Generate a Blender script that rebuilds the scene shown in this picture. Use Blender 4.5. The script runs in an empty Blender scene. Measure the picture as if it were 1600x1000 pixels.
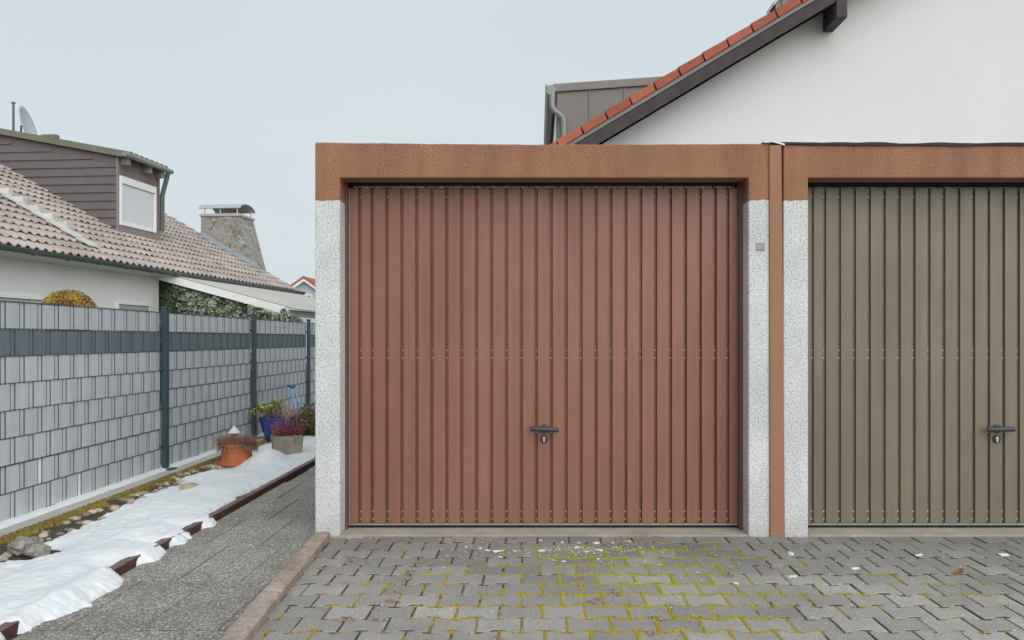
import bpy, bmesh, math, random
from mathutils import Vector, Matrix, noise
R = math.radians
random.seed(7)
S = bpy.context.scene
COL = S.collection

# ---------------------------------------------------------------- camera, world, sun
H = 1.30           # camera height
F = 1235.0         # focal length in photo pixels
PX, PY = 840.0, 530.0
cam_d = bpy.data.cameras.new("camera")
cam = bpy.data.objects.new("camera", cam_d); COL.objects.link(cam)
cam.location = (0, 0, H); cam.rotation_euler = (R(90), 0, 0)
cam_d.sensor_width = 36.0; cam_d.lens = 36.0 * F / 1600.0
cam_d.shift_x = -(PX - 800) / 1600.0; cam_d.shift_y = (PY - 500) / 1600.0
cam_d.clip_start = 0.05; cam_d.clip_end = 2000
S.camera = cam

SUN_EL, SUN_AZ = 34.0, 152.0      # azimuth measured clockwise from +Y; the sun stands behind the camera
w = bpy.data.worlds.new("World"); S.world = w; w.use_nodes = True
nt = w.node_tree; nt.nodes.clear()
sky = nt.nodes.new("ShaderNodeTexSky"); sky.sky_type = 'NISHITA'; sky.sun_disc = False
sky.sun_elevation = R(SUN_EL); sky.sun_rotation = R(SUN_AZ)
sky.air_density = 1.0; sky.dust_density = 3.0
sc_ = nt.nodes.new("ShaderNodeVectorMath"); sc_.operation = 'SCALE'; sc_.inputs['Scale'].default_value = 0.10
tc = nt.nodes.new("ShaderNodeTexCoord")
mp = nt.nodes.new("ShaderNodeMapping"); mp.inputs['Scale'].default_value = (1.0, 1.0, 2.2)
nz = nt.nodes.new("ShaderNodeTexNoise"); nz.inputs['Scale'].default_value = 1.6; nz.inputs['Detail'].default_value = 4
cr = nt.nodes.new("ShaderNodeValToRGB")
cr.color_ramp.elements[0].position = 0.35; cr.color_ramp.elements[0].color = (0.668, 0.757, 0.812, 1)
cr.color_ramp.elements[1].position = 0.68; cr.color_ramp.elements[1].color = (0.728, 0.788, 0.818, 1)
mx = nt.nodes.new("ShaderNodeMix"); mx.data_type = 'RGBA'; mx.inputs[0].default_value = 0.90
bg = nt.nodes.new("ShaderNodeBackground"); bg.inputs[1].default_value = 1.0
wo = nt.nodes.new("ShaderNodeOutputWorld")
L = nt.links.new
L(sky.outputs[0], sc_.inputs[0]); L(tc.outputs['Generated'], mp.inputs[0]); L(mp.outputs[0], nz.inputs['Vector'])
L(nz.outputs[0], cr.inputs[0]); L(sc_.outputs[0], mx.inputs[6]); L(cr.outputs[0], mx.inputs[7])
L(mx.outputs[2], bg.inputs[0]); L(bg.outputs[0], wo.inputs[0])

sd = bpy.data.lights.new("sun", 'SUN'); sd.energy = 2.2; sd.angle = R(70); sd.color = (1.0, 0.97, 0.93)
so = bpy.data.objects.new("sun", sd); COL.objects.link(so)
az, el = R(SUN_AZ), R(SUN_EL)
dirv = Vector((math.sin(az) * math.cos(el), math.cos(az) * math.cos(el), math.sin(el)))
so.rotation_euler = dirv.to_track_quat('Z', 'Y').to_euler()
so.location = dirv * 30
S.view_settings.view_transform = 'Standard'; S.view_settings.look = 'None'
S.view_settings.exposure = 0.0; S.view_settings.gamma = 1.0
S.cycles.max_bounces = 8

# ---------------------------------------------------------------- helpers
def at(px, py, Y):
    return Vector(((px - PX) / F * Y, Y, H - (py - PY) / F * Y))

def sr(r, g, b):
    f = lambda c: (c / 255 / 12.92) if c <= 10.3 else ((c / 255 + 0.055) / 1.055) ** 2.4
    return (f(r), f(g), f(b), 1)

def fbm(x, y, z=0.0, o=4):
    return noise.fractal(Vector((x, y, z)), 0.9, 2.0, o)

class MB:
    def __init__(self): self.v = []; self.f = []; self.m = []; self.t = []; self.smooth = False
    def face(self, pts, m=0, tone=0.5):
        b = len(self.v); self.v += [tuple(p) for p in pts]
        self.f.append(tuple(range(b, b + len(pts)))); self.m.append(m); self.t.append(tone)
    def mesh(self, verts, faces, m=0, tone=0.5):
        b = len(self.v); self.v += [tuple(p) for p in verts]
        for f in faces:
            self.f.append(tuple(b + i for i in f)); self.m.append(m); self.t.append(tone)
    def box(self, x0, x1, y0, y1, z0, z1, m=0, tone=0.5, mat=None):
        vs = [Vector(p) for p in ((x0,y0,z0),(x1,y0,z0),(x1,y1,z0),(x0,y1,z0),(x0,y0,z1),(x1,y0,z1),(x1,y1,z1),(x0,y1,z1))]
        if mat: vs = [mat @ p for p in vs]
        self.mesh(vs, [(0,3,2,1),(4,5,6,7),(0,1,5,4),(1,2,6,5),(2,3,7,6),(3,0,4,7)], m, tone)
    def prism(self, poly, axis, a, b, m=0, tone=0.5):
        # poly: 2D outline (counter-clockwise) extruded along axis 'x' | 'y' | 'z' from a to b
        def P(p, t):
            if axis == 'y': return (p[0], t, p[1])
            if axis == 'x': return (t, p[0], p[1])
            return (p[0], p[1], t)
        n = len(poly)
        vs = [P(p, a) for p in poly] + [P(p, b) for p in poly]
        fs = [tuple(range(n)), tuple(range(2 * n - 1, n - 1, -1))]
        for i in range(n):
            j = (i + 1) % n; fs.append((i, i + n, j + n, j))
        self.mesh(vs, fs, m, tone)
    def tube(self, pts, r, n=10, m=0, caps=True, tone=0.5):
        pts = [Vector(p) for p in pts]; vs = []; fs = []
        k = len(pts)
        rr = r if isinstance(r, (list, tuple)) else [r] * k
        prev = None
        for i, p in enumerate(pts):
            d = (pts[min(i + 1, k - 1)] - pts[max(i - 1, 0)]).normalized()
            if prev is None:
                u = d.orthogonal().normalized()
            else:
                u = (prev - d * prev.dot(d)).normalized()
            prev = u; q = d.cross(u)
            for j in range(n):
                a = 2 * math.pi * j / n
                vs.append(p + (u * math.cos(a) + q * math.sin(a)) * rr[i])
        for i in range(k - 1):
            for j in range(n):
                j2 = (j + 1) % n
                fs.append((i*n + j, i*n + j2, (i+1)*n + j2, (i+1)*n + j))
        if caps:
            fs.append(tuple(range(n - 1, -1, -1))); fs.append(tuple(range((k-1)*n, k*n)))
        self.mesh(vs, fs, m, tone)
    def lathe(self, prof, c=(0,0,0), n=28, m=0, axis='z', tone=0.5, sx=1.0, sy=1.0):
        vs = []; fs = []; k = len(prof)
        for (r, z) in prof:
            for j in range(n):
                a = 2 * math.pi * j / n
                p = (r * math.cos(a) * sx, r * math.sin(a) * sy, z)
                if axis == 'y': p = (p[0], -p[2], p[1])
                vs.append((p[0] + c[0], p[1] + c[1], p[2] + c[2]))
        for i in range(k - 1):
            for j in range(n):
                j2 = (j + 1) % n
                fs.append((i*n + j, i*n + j2, (i+1)*n + j2, (i+1)*n + j))
        fs.append(tuple(range(n - 1, -1, -1))); fs.append(tuple(range((k-1)*n, k*n)))
        self.mesh(vs, fs, m, tone)
    def build(self, name, mats, parent=None, loc=(0,0,0), bevel=0.0, seg=2, merge=False, smooth=None, rotz=0.0, weld=False):
        me = bpy.data.meshes.new(name)
        me.from_pydata([tuple(Vector(p)) for p in self.v], [], self.f)
        if not isinstance(mats, (list, tuple)): mats = [mats]
        for mm in mats: me.materials.append(mm)
        me.polygons.foreach_set('material_index', self.m)
        at_ = me.attributes.new('tone', 'FLOAT', 'FACE'); at_.data.foreach_set('value', self.t)
        if weld or bevel:
            bm = bmesh.new(); bm.from_mesh(me)
            bmesh.ops.remove_doubles(bm, verts=bm.verts, dist=1e-5)
            bmesh.ops.recalc_face_normals(bm, faces=bm.faces)
            if bevel:
                es = [e for e in bm.edges if len(e.link_faces) == 2 and e.calc_face_angle(0) > R(25)]
                bmesh.ops.bevel(bm, geom=es, offset=bevel, segments=seg, profile=0.5, affect='EDGES', clamp_overlap=True)
            bm.to_mesh(me); bm.free()
        me.validate(); me.update()
        if smooth if smooth is not None else self.smooth:
            me.polygons.foreach_set('use_smooth', [True] * len(me.polygons))
            try: me.set_sharp_from_angle(angle=R(40))
            except Exception: pass
        o = bpy.data.objects.new(name, me); COL.objects.link(o)
        o.location = loc; o.rotation_euler = (0, 0, rotz)
        if parent is not None: o.parent = parent
        return o

def tag(o, label=None, cat=None, group=None, kind=None):
    if label: o['label'] = label
    if cat: o['category'] = cat
    if group: o['group'] = group
    if kind: o['kind'] = kind
    return o
def thing(name, label, cat, loc=(0,0,0), rz=0.0, group=None):
    o = bpy.data.objects.new(name, None); COL.objects.link(o); o.empty_display_size = 0.2
    o.location = loc; o.rotation_euler = (0, 0, rz)
    return tag(o, label, cat, group)

# ---------------------------------------------------------------- materials
class N:
    """small node-building helper"""
    def __init__(self, name, rough=0.8, metal=0.0, spec=0.4):
        self.m = bpy.data.materials.new(name); self.m.use_nodes = True
        self.t = self.m.node_tree; self.b = self.t.nodes['Principled BSDF']
        self.b.inputs['Roughness'].default_value = rough
        self.b.inputs['Metallic'].default_value = metal
        self.b.inputs['Specular IOR Level'].default_value = spec
        self.co = self.t.nodes.new('ShaderNodeTexCoord').outputs['Object']
        self.h = None
    def link(self, a, b): self.t.links.new(a, b)
    def mapped(self, scale=(1,1,1), rot=(0,0,0), loc=(0,0,0)):
        n = self.t.nodes.new('ShaderNodeMapping'); n.inputs['Scale'].default_value = scale
        n.inputs['Rotation'].default_value = rot; n.inputs['Location'].default_value = loc
        self.link(self.co, n.inputs[0]); return n.outputs[0]
    def noise(self, scale, detail=4, rough=0.55, vec=None, dist=0.0):
        n = self.t.nodes.new('ShaderNodeTexNoise'); n.inputs['Scale'].default_value = scale
        n.inputs['Detail'].default_value = detail; n.inputs['Roughness'].default_value = rough
        n.inputs['Distortion'].default_value = dist
        self.link(vec or self.co, n.inputs['Vector']); return n.outputs[0]
    def voro(self, scale, feature='F1', vec=None, out='Distance', rnd=1.0):
        n = self.t.nodes.new('ShaderNodeTexVoronoi'); n.feature = feature; n.inputs['Scale'].default_value = scale
        n.inputs['Randomness'].default_value = rnd
        self.link(vec or self.co, n.inputs['Vector']); return n.outputs[out]
    def ramp(self, fac, stops):
        n = self.t.nodes.new('ShaderNodeValToRGB'); r = n.color_ramp
        r.elements[0].position, r.elements[0].color = stops[0][0], stops[0][1]
        r.elements[1].position, r.elements[1].color = stops[-1][0], stops[-1][1]
        for p, c in stops[1:-1]:
            e = r.elements.new(p); e.color = c
        self.link(fac, n.inputs[0]); return n.outputs[0]
    def step(self, fac, a, b):
        n = self.t.nodes.new('ShaderNodeMapRange'); n.inputs['From Min'].default_value = a; n.inputs['From Max'].default_value = b
        self.link(fac, n.inputs[0]); return n.outputs[0]
    def mix(self, fac, a, b, mode='MIX'):
        n = self.t.nodes.new('ShaderNodeMix'); n.data_type = 'RGBA'; n.blend_type = mode
        for i, v in ((0, fac), (6, a), (7, b)):
            if hasattr(v, 'links') or hasattr(v, 'is_linked'): self.link(v, n.inputs[i])
            else: n.inputs[i].default_value = v
        return n.outputs[2]
    def math(self, op, a, b=0.0):
        n = self.t.nodes.new('ShaderNodeMath'); n.operation = op
        for i, v in ((0, a), (1, b)):
            if hasattr(v, 'is_linked'): self.link(v, n.inputs[i])
            else: n.inputs[i].default_value = v
        return n.outputs[0]
    def sep(self):
        n = self.t.nodes.new('ShaderNodeSeparateXYZ'); self.link(self.co, n.inputs[0]); return n.outputs
    def attr(self, name='tone'):
        n = self.t.nodes.new('ShaderNodeAttribute'); n.attribute_name = name; return n.outputs['Fac']
    def color(self, c):
        if hasattr(c, 'is_linked'): self.link(c, self.b.inputs['Base Color'])
        else: self.b.inputs['Base Color'].default_value = c
        return self
    def roughness(self, r): self.link(r, self.b.inputs['Roughness']); return self
    def bump(self, h, dist=0.005, strength=0.5):
        n = self.t.nodes.new('ShaderNodeBump'); n.inputs['Distance'].default_value = dist; n.inputs['Strength'].default_value = strength
        self.link(h, n.inputs['Height'])
        if self.h: self.link(self.h, n.inputs['Normal'])
        self.h = n.outputs[0]; self.link(self.h, self.b.inputs['Normal']); return self

def g(v): return (v, v, v, 1)
def sc4(c, k): return (c[0]*k, c[1]*k, c[2]*k, 1)
def varied(name, c, rough=0.8, k=0.18, scale=6.0, bump=0.0, bscale=80.0, metal=0.0, spec=0.4, fine=0.0):
    n = N(name, rough, metal, spec)
    col = n.ramp(n.noise(scale, 5, 0.6), [(0.3, sc4(c, 1 - k)), (0.7, sc4(c, 1 + k))])
    if fine:
        f = n.noise(bscale, 3, 0.7)
        col = n.mix(1.0, col, n.ramp(f, [(0.3, g(1 - fine)), (0.7, g(1 + fine * 0.6))]), 'MULTIPLY')
    n.color(col)
    if bump: n.bump(n.noise(bscale, 4, 0.6), bump, 0.6)
    return n.m
def tonal(name, c0, c1, rough=0.8, bump=0.0, bscale=60.0, spec=0.35, fine=0.2, trans=0.0):
    n = N(name, rough, 0.0, spec)
    col = n.ramp(n.attr(), [(0.0, c0), (1.0, c1)])
    if fine:
        col = n.mix(1.0, col, n.ramp(n.noise(bscale, 3, 0.7), [(0.3, g(1 - fine)), (0.7, g(1 + fine * 0.6))]), 'MULTIPLY')
    n.color(col)
    if bump: n.bump(n.noise(bscale, 4, 0.6), bump, 0.6)
    return n.m

M = {}
# roughcast garage front: white paint below, brown above (boundary at z = 2.216 in garage space)
def garage_front():
    n = N('painted roughcast', 0.92, 0, 0.25)
    z = n.sep()[2]
    edge = n.math('ADD', z, n.math('MULTIPLY', n.math('SUBTRACT', n.noise(24, 3), 0.5), 0.035))
    fac = n.step(edge, 2.213, 2.217)
    grain = n.voro(95, 'F1')
    gr2 = n.noise(130, 3, 0.7)
    pits = n.ramp(n.noise(84, 3, 0.85), [(0.35, g(0.36)), (0.46, g(0.88)), (0.62, g(1.08))])
    white = n.mix(1.0, n.ramp(n.noise(2.2, 5, 0.6), [(0.3, (0.58, 0.60, 0.60, 1)), (0.7, (0.77, 0.785, 0.78, 1))]), pits, 'MULTIPLY')
    # splash dirt low on the posts
    dirt = n.math('MULTIPLY', n.step(n.math('ADD', z, n.math('MULTIPLY', n.noise(14, 4), 0.25)), 0.26, 0.06), 0.55)
    white = n.mix(dirt, white, (0.40, 0.38, 0.34, 1))
    brown = n.ramp(n.noise(1.7, 6, 0.62), [(0.28, (0.292, 0.148, 0.094, 1)), (0.55, (0.348, 0.174, 0.107, 1)), (0.78, (0.395, 0.22, 0.143, 1))])
    brown = n.mix(1.0, brown, n.ramp(n.noise(105, 2, 0.75), [(0.30, g(0.45)), (0.45, g(0.95)), (0.68, g(1.18))]), 'MULTIPLY')
    stk = n.noise(5.5, 5, 0.65, n.mapped((1, 1, 0.16)))
    brown = n.mix(1.0, brown, n.ramp(stk, [(0.32, g(0.80)), (0.55, g(1.0)), (0.75, g(1.08))]), 'MULTIPLY')
    chips = n.math('MULTIPLY', n.step(n.noise(46, 2, 0.5), 0.69, 0.73), n.step(n.noise(2.6, 2), 0.42, 0.60))
    brown = n.mix(chips, brown, (0.5, 0.47, 0.43, 1))
    n.color(n.mix(fac, white, brown))
    n.bump(n.math('ADD', gr2, n.math('MULTIPLY', grain, 0.5)), 0.0045, 0.7)
    return n.m
M['front'] = garage_front()

def door_paint(name, c, c2):
    n = N(name, 0.42, 0.0, 0.45)
    v = n.mapped((1.0, 1.0, 0.35))
    col = n.ramp(n.noise(1.6, 4, 0.5, v), [(0.3, c), (0.7, c2)])
    st = n.noise(16, 4, 0.6, n.mapped((1.0, 1.0, 0.06)))
    col = n.mix(1.0, col, n.ramp(st, [(0.3, g(0.88)), (0.7, g(1.06))]), 'MULTIPLY')
    # road dust thrown up along the bottom
    z = n.sep()[2]
    col = n.mix(1.0, col, n.ramp(n.noise(2.1, 5, 0.65), [(0.3, g(0.92)), (0.7, g(1.06))]), 'MULTIPLY')
    d = n.math('MULTIPLY', n.step(n.math('ADD', z, n.math('MULTIPLY', n.noise(5, 4), 0.5)), 0.62, 0.10), 0.20)
    n.color(n.mix(d, col, (0.20, 0.165, 0.13, 1)))
    n.roughness(n.ramp(n.noise(3.0, 4), [(0.3, g(0.36)), (0.7, g(0.52))]))
    n.bump(n.noise(2.2, 3), 0.004, 0.25)
    return n.m
M['door_red'] = door_paint('red-brown door paint', (0.244, 0.107, 0.068, 1), (0.280, 0.127, 0.083, 1))
M['door_olive'] = door_paint('olive-brown door paint', (0.178, 0.149, 0.100, 1), (0.206, 0.174, 0.121, 1))
M['maroon'] = varied('maroon frame paint', (0.135, 0.060, 0.055, 1), 0.5, 0.1)
M['olive_frame'] = varied('dark olive frame paint', (0.11, 0.095, 0.07, 1), 0.5, 0.1)
M['screw'] = varied('pale screw heads', (0.70, 0.67, 0.64, 1), 0.4, 0.05)
M['rail'] = varied('galvanised door rail', (0.30, 0.32, 0.33, 1), 0.45, 0.15, 30, metal=0.3)
M['dark'] = varied('near-black head and gap shade', (0.022, 0.022, 0.024, 1), 0.7, 0.2)
M['handle'] = varied('dark moulded handle', (0.045, 0.050, 0.058, 1), 0.38, 0.1)
M['keyhole'] = varied('worn nickel lock barrel', (0.70, 0.70, 0.70, 1), 0.35, 0.08, metal=0.35)
M['garage_wall'] = varied('grey roughcast', (0.50, 0.50, 0.48, 1), 0.95, 0.12, 1.5, 0.006, 90, fine=0.2)
M['gravel_roof'] = varied('gravel roof', (0.22, 0.21, 0.20, 1), 0.95, 0.2, 2, 0.01, 40, fine=0.3)
def seal_m():
    n = N('worn brush seal', 0.9)
    n.color(n.ramp(n.noise(70, 3, 0.7, n.mapped((1, 1, 1))), [(0.38, (0.06, 0.06, 0.06, 1)), (0.6, (0.48, 0.48, 0.47, 1))])); return n.m
M['seal'] = seal_m()
M['strip'] = varied('brown cover strip', (0.33, 0.160, 0.092, 1), 0.6, 0.1, 1.2)
M['bitumen'] = varied('bitumen roofing', (0.035, 0.037, 0.042, 1), 0.8, 0.25, 20)
M['foil'] = varied('torn pale foil', (0.74, 0.74, 0.71, 1), 0.6, 0.1, 30)
M['plate'] = varied('weathered grey plate', (0.33, 0.33, 0.32, 1), 0.7, 0.25, 70)
def thresh():
    n = N('threshold concrete', 0.93, 0, 0.2)
    c = n.ramp(n.noise(3.0, 6, 0.65), [(0.3, (0.30, 0.268, 0.225, 1)), (0.7, (0.50, 0.45, 0.38, 1))])
    n.color(n.mix(1.0, c, n.ramp(n.noise(120, 3, 0.7), [(0.3, g(0.75)), (0.7, g(1.12))]), 'MULTIPLY'))
    n.bump(n.noise(90, 4), 0.004, 0.5); return n.m
M['thresh'] = thresh()

def paver_m():
    n = N('grey concrete pavers', 0.93, 0, 0.22)
    xyz = n.sep()
    base = n.ramp(n.attr(), [(0.0, (0.292, 0.279, 0.260, 1)), (0.7, (0.350, 0.335, 0.312, 1)), (1.0, (0.410, 0.392, 0.364, 1))])
    base = n.mix(1.0, base, n.ramp(n.noise(1.3, 6, 0.7), [(0.3, g(0.76)), (0.7, g(1.18))]), 'MULTIPLY')
    # grime that has settled along the garage fronts
    gr = n.step(n.math('ADD', xyz[1], n.math('MULTIPLY', n.noise(2.3, 5), 0.9)), 4.5, 5.5)
    base = n.mix(n.math('MULTIPLY', gr, 0.45), base, (0.120, 0.116, 0.112, 1))
    sp = n.ramp(n.noise(185, 2, 0.8), [(0.30, g(0.50)), (0.5, g(1.0)), (0.70, g(1.62))])
    base = n.mix(1.0, base, sp, 'MULTIPLY')
    dk = n.step(n.noise(9, 5, 0.7), 0.62, 0.74)
    base = n.mix(n.math('MULTIPLY', dk, 0.30), base, (0.09, 0.088, 0.08, 1))
    wh = n.math('MULTIPLY', n.step(n.noise(70, 2, 0.6), 0.72, 0.78), n.step(n.noise(3.1, 3), 0.45, 0.6))
    base = n.mix(n.math('MULTIPLY', wh, 0.6), base, (0.45, 0.44, 0.42, 1))
    n.color(base); n.bump(n.noise(190, 3, 0.75), 0.004, 0.6); n.bump(n.noise(30, 4, 0.6), 0.004, 0.4); return n.m
M['paver'] = paver_m()
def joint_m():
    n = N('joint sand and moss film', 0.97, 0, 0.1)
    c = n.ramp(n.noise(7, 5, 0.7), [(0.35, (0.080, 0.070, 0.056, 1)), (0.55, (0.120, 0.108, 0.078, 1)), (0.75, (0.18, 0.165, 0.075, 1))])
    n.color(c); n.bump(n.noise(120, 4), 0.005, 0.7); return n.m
M['joint'] = joint_m()
def moss_m(name, stops):
    n = N(name, 0.95, 0, 0.1)
    f = n.math('ADD', n.math('MULTIPLY', n.attr(), 0.75), n.math('MULTIPLY', n.noise(9, 4, 0.7), 0.35))
    c = n.ramp(f, stops)
    n.color(n.mix(1.0, c, n.ramp(n.noise(160, 2, 0.7), [(0.3, g(0.66)), (0.7, g(1.18))]), 'MULTIPLY'))
    n.bump(n.noise(260, 3), 0.004, 0.8); return n.m
M['moss'] = moss_m('yellow green moss', [(0.10, (0.25, 0.12, 0.035, 1)), (0.34, (0.38, 0.245, 0.035, 1)), (0.58, (0.40, 0.35, 0.030, 1)), (0.88, (0.32, 0.345, 0.030, 1))])
M['moss_dk'] = moss_m('ochre moss', [(0.1, (0.15, 0.11, 0.045, 1)), (0.5, (0.23, 0.175, 0.055, 1)), (0.9, (0.32, 0.26, 0.065, 1))])
def agg_m():
    n = N('exposed aggregate slabs', 0.92, 0, 0.25)
    cell = n.voro(112, 'F1', out='Color')
    s = n.t.nodes.new('ShaderNodeSeparateColor'); n.link(cell, s.inputs[0])
    c = n.ramp(s.outputs[0], [(0.0, (0.25, 0.237, 0.218, 1)), (0.4, (0.33, 0.313, 0.287, 1)), (0.78, (0.43, 0.408, 0.372, 1)), (1.0, (0.68, 0.645, 0.58, 1))])
    d = n.voro(112, 'F1')
    c = n.mix(1.0, c, n.ramp(d, [(0.25, g(1.06)), (0.75, g(0.55))]), 'MULTIPLY')
    c = n.mix(1.0, c, n.ramp(n.noise(1.6, 5, 0.65), [(0.3, g(0.74)), (0.7, g(1.16))]), 'MULTIPLY')
    c = n.mix(1.0, c, n.ramp(n.attr(), [(0, g(0.90)), (1, g(1.08))]), 'MULTIPLY')
    n.color(c); n.bump(n.math('SUBTRACT', 1.0, d), 0.006, 0.8); return n.m
M['agg'] = agg_m()
def granite_m():
    n = N('reddish granite kerb', 0.93, 0, 0.25)
    c = n.ramp(n.noise(6, 6, 0.7), [(0.30, (0.22, 0.165, 0.138, 1)), (0.48, (0.365, 0.285, 0.240, 1)), (0.62, (0.46, 0.38, 0.325, 1)), (0.78, (0.28, 0.245, 0.21, 1))])
    c = n.mix(1.0, c, n.ramp(n.noise(120, 3, 0.75), [(0.30, g(0.55)), (0.5, g(1.0)), (0.70, g(1.3))]), 'MULTIPLY')
    ml = n.math('MULTIPLY', n.step(n.noise(22, 4, 0.7), 0.62, 0.70), 0.5)
    n.color(n.mix(ml, c, (0.16, 0.15, 0.10, 1))); n.bump(n.noise(24, 5, 0.7), 0.02, 0.7); n.bump(n.noise(110, 3), 0.005, 0.5); return n.m
M['granite'] = granite_m()
def edging_m():
    n = N('red-brown edging stone', 0.9, 0, 0.25)
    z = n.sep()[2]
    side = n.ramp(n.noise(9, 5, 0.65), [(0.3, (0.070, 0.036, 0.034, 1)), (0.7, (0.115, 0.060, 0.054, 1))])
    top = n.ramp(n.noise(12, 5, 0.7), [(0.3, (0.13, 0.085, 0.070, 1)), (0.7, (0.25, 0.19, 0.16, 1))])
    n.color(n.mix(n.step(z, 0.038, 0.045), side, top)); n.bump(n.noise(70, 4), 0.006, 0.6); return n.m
M['edging'] = edging_m()
M['soil'] = varied('damp garden soil', (0.085, 0.070, 0.050, 1), 0.97, 0.35, 6, 0.02, 40, fine=0.35)
M['ground'] = varied('winter grass', (0.12, 0.125, 0.06, 1), 0.97, 0.3, 0.6, 0.03, 12, fine=0.3)
M['kerb'] = varied('pale concrete kerb', (0.46, 0.44, 0.40, 1), 0.93, 0.16, 2.5, 0.004, 90, fine=0.18)
def snow_m():
    n = N('old snow', 0.62, 0, 0.35)
    c = n.ramp(n.noise(3.5, 5, 0.6), [(0.3, (0.70, 0.735, 0.77, 1)), (0.7, (0.76, 0.785, 0.805, 1))])
    dirt = n.math('MULTIPLY', n.step(n.noise(62, 3, 0.6), 0.66, 0.74), n.step(n.noise(4.5, 4, 0.6), 0.46, 0.66))
    n.color(n.mix(n.math('MULTIPLY', dirt, 0.5), c, (0.36, 0.33, 0.29, 1)))
    n.b.inputs['Subsurface Weight'].default_value = 0.25
    n.b.inputs['Subsurface Radius'].default_value = (0.03, 0.04, 0.05)
    n.bump(n.noise(9, 5, 0.6), 0.02, 0.3); n.bump(n.noise(90, 4, 0.7), 0.005, 0.45); return n.m
M['snow'] = snow_m()

def slat_m(name, c):
    n = N(name, 0.55, 0, 0.35)
    st = n.noise(9, 5, 0.65, n.mapped((1, 1.0, 0.12)))
    col = n.ramp(n.attr(), [(0, sc4(c, 0.92)), (1, sc4(c, 1.06))])
    col = n.mix(1.0, col, n.ramp(st, [(0.3, g(0.90)), (0.7, g(1.06))]), 'MULTIPLY')
    col = n.mix(1.0, col, n.ramp(n.noise(2.2, 6, 0.7), [(0.3, g(0.88)), (0.7, g(1.06))]), 'MULTIPLY')
    n.color(col); n.bump(n.noise(14, 3, 0.5, n.mapped((1, 1, 0.25))), 0.003, 0.35); return n.m
M['slat'] = slat_m('light grey privacy strip', (0.53, 0.56, 0.585, 1))
M['slat_dk'] = slat_m('slate grey privacy strip', (0.150, 0.185, 0.215, 1))
M['slat_wh'] = slat_m('white privacy strip', (0.86, 0.87, 0.88, 1))
M['wire'] = varied('anthracite wire', (0.055, 0.070, 0.082, 1), 0.5, 0.1)
M['post'] = varied('anthracite post paint', (0.040, 0.068, 0.088, 1), 0.45, 0.12, 3)

def tile_m(name, c0, c1):
    n = N(name, 0.85, 0, 0.3)
    c = n.ramp(n.attr(), [(0, c0), (1, c1)])
    c = n.mix(1.0, c, n.ramp(n.noise(1.2, 6, 0.7), [(0.3, g(0.84)), (0.7, g(1.1))]), 'MULTIPLY')
    c = n.mix(1.0, c, n.ramp(n.noise(26, 4, 0.7), [(0.3, g(0.86)), (0.7, g(1.08))]), 'MULTIPLY')
    n.color(c); n.bump(n.noise(60, 3), 0.004, 0.4); return n.m
M['tile_pale'] = tile_m('pale weathered concrete tile', (0.36, 0.305, 0.275, 1), (0.475, 0.41, 0.372, 1))
M['tile_red'] = tile_m('orange-red verge tile', (0.36, 0.105, 0.065, 1), (0.46, 0.145, 0.090, 1))
M['stucco'] = varied('white stucco', (0.735, 0.745, 0.75, 1), 0.95, 0.035, 0.5, 0.004, 50, fine=0.06)
M['stucco_l'] = varied('off-white stucco', (0.76, 0.775, 0.765, 1), 0.95, 0.05, 0.6, 0.006, 50, fine=0.06)
M['stucco_b'] = varied('pale blue stucco', (0.52, 0.56, 0.66, 1), 0.95, 0.05, 0.6)
M['barge'] = varied('dark stained board', (0.060, 0.047, 0.048, 1), 0.75, 0.2, 4, 0.003, 40)
M['zinc'] = varied('weathered zinc', (0.215, 0.205, 0.195, 1), 0.55, 0.08, 1.5, metal=0.1)
M['zinc_dk'] = varied('zinc cladding', (0.195, 0.185, 0.180, 1), 0.55, 0.07, 1.0, metal=0.1)
M['gutter'] = varied('green-grey gutter', (0.105, 0.130, 0.122, 1), 0.5, 0.15, 3)
M['gutter_l'] = varied('grey-green rain pipe', (0.235, 0.265, 0.255, 1), 0.45, 0.12, 3, metal=0.1)
M['clad'] = varied('brown-grey weatherboard', (0.150, 0.128, 0.130, 1), 0.8, 0.1, 2.0, 0.002, 30)
M['clad_front'] = varied('dormer front board', (0.215, 0.175, 0.165, 1), 0.8, 0.1, 2.0)
M['trim'] = varied('taupe trim', (0.25, 0.225, 0.215, 1), 0.7, 0.08)
M['fascia'] = varied('moss-green fascia', (0.175, 0.180, 0.135, 1), 0.75, 0.14, 3)
M['shutter'] = N('white roller shutter', 0.5).color((0.70, 0.735, 0.755, 1)).m
M['shutter_grey'] = varied('grey roller shutter', (0.42, 0.43, 0.43, 1), 0.55, 0.05)
M['white_frame'] = varied('white window frame', (0.82, 0.83, 0.83, 1), 0.5, 0.03)
M['glass'] = varied('dark window pane', (0.05, 0.06, 0.07, 1), 0.12, 0.1, spec=0.6)
M['flash'] = varied('pale metal flashing', (0.56, 0.56, 0.54, 1), 0.5, 0.12, 2)
M['lead'] = varied('bluish lead flashing', (0.33, 0.39, 0.43, 1), 0.6, 0.15, 4)
def stone_m():
    n = N('crazy-paved chimney stone', 0.9, 0, 0.3)
    d = n.voro(6.6, 'DISTANCE_TO_EDGE'); c = n.voro(6.6, 'F1', out='Color')
    s = n.t.nodes.new('ShaderNodeSeparateColor'); n.link(c, s.inputs[0])
    st = n.ramp(s.outputs[0], [(0, (0.19, 0.185, 0.165, 1)), (1, (0.34, 0.325, 0.29, 1))])
    n.color(n.mix(n.step(d, 0.035, 0.06), (0.44, 0.43, 0.40, 1), st)); n.bump(n.step(d, 0.02, 0.09), 0.03, 0.5); return n.m
M['stone'] = stone_m()
M['cap'] = varied('steel chimney cap', (0.52, 0.53, 0.54, 1), 0.35, 0.1, metal=0.5)
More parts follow.
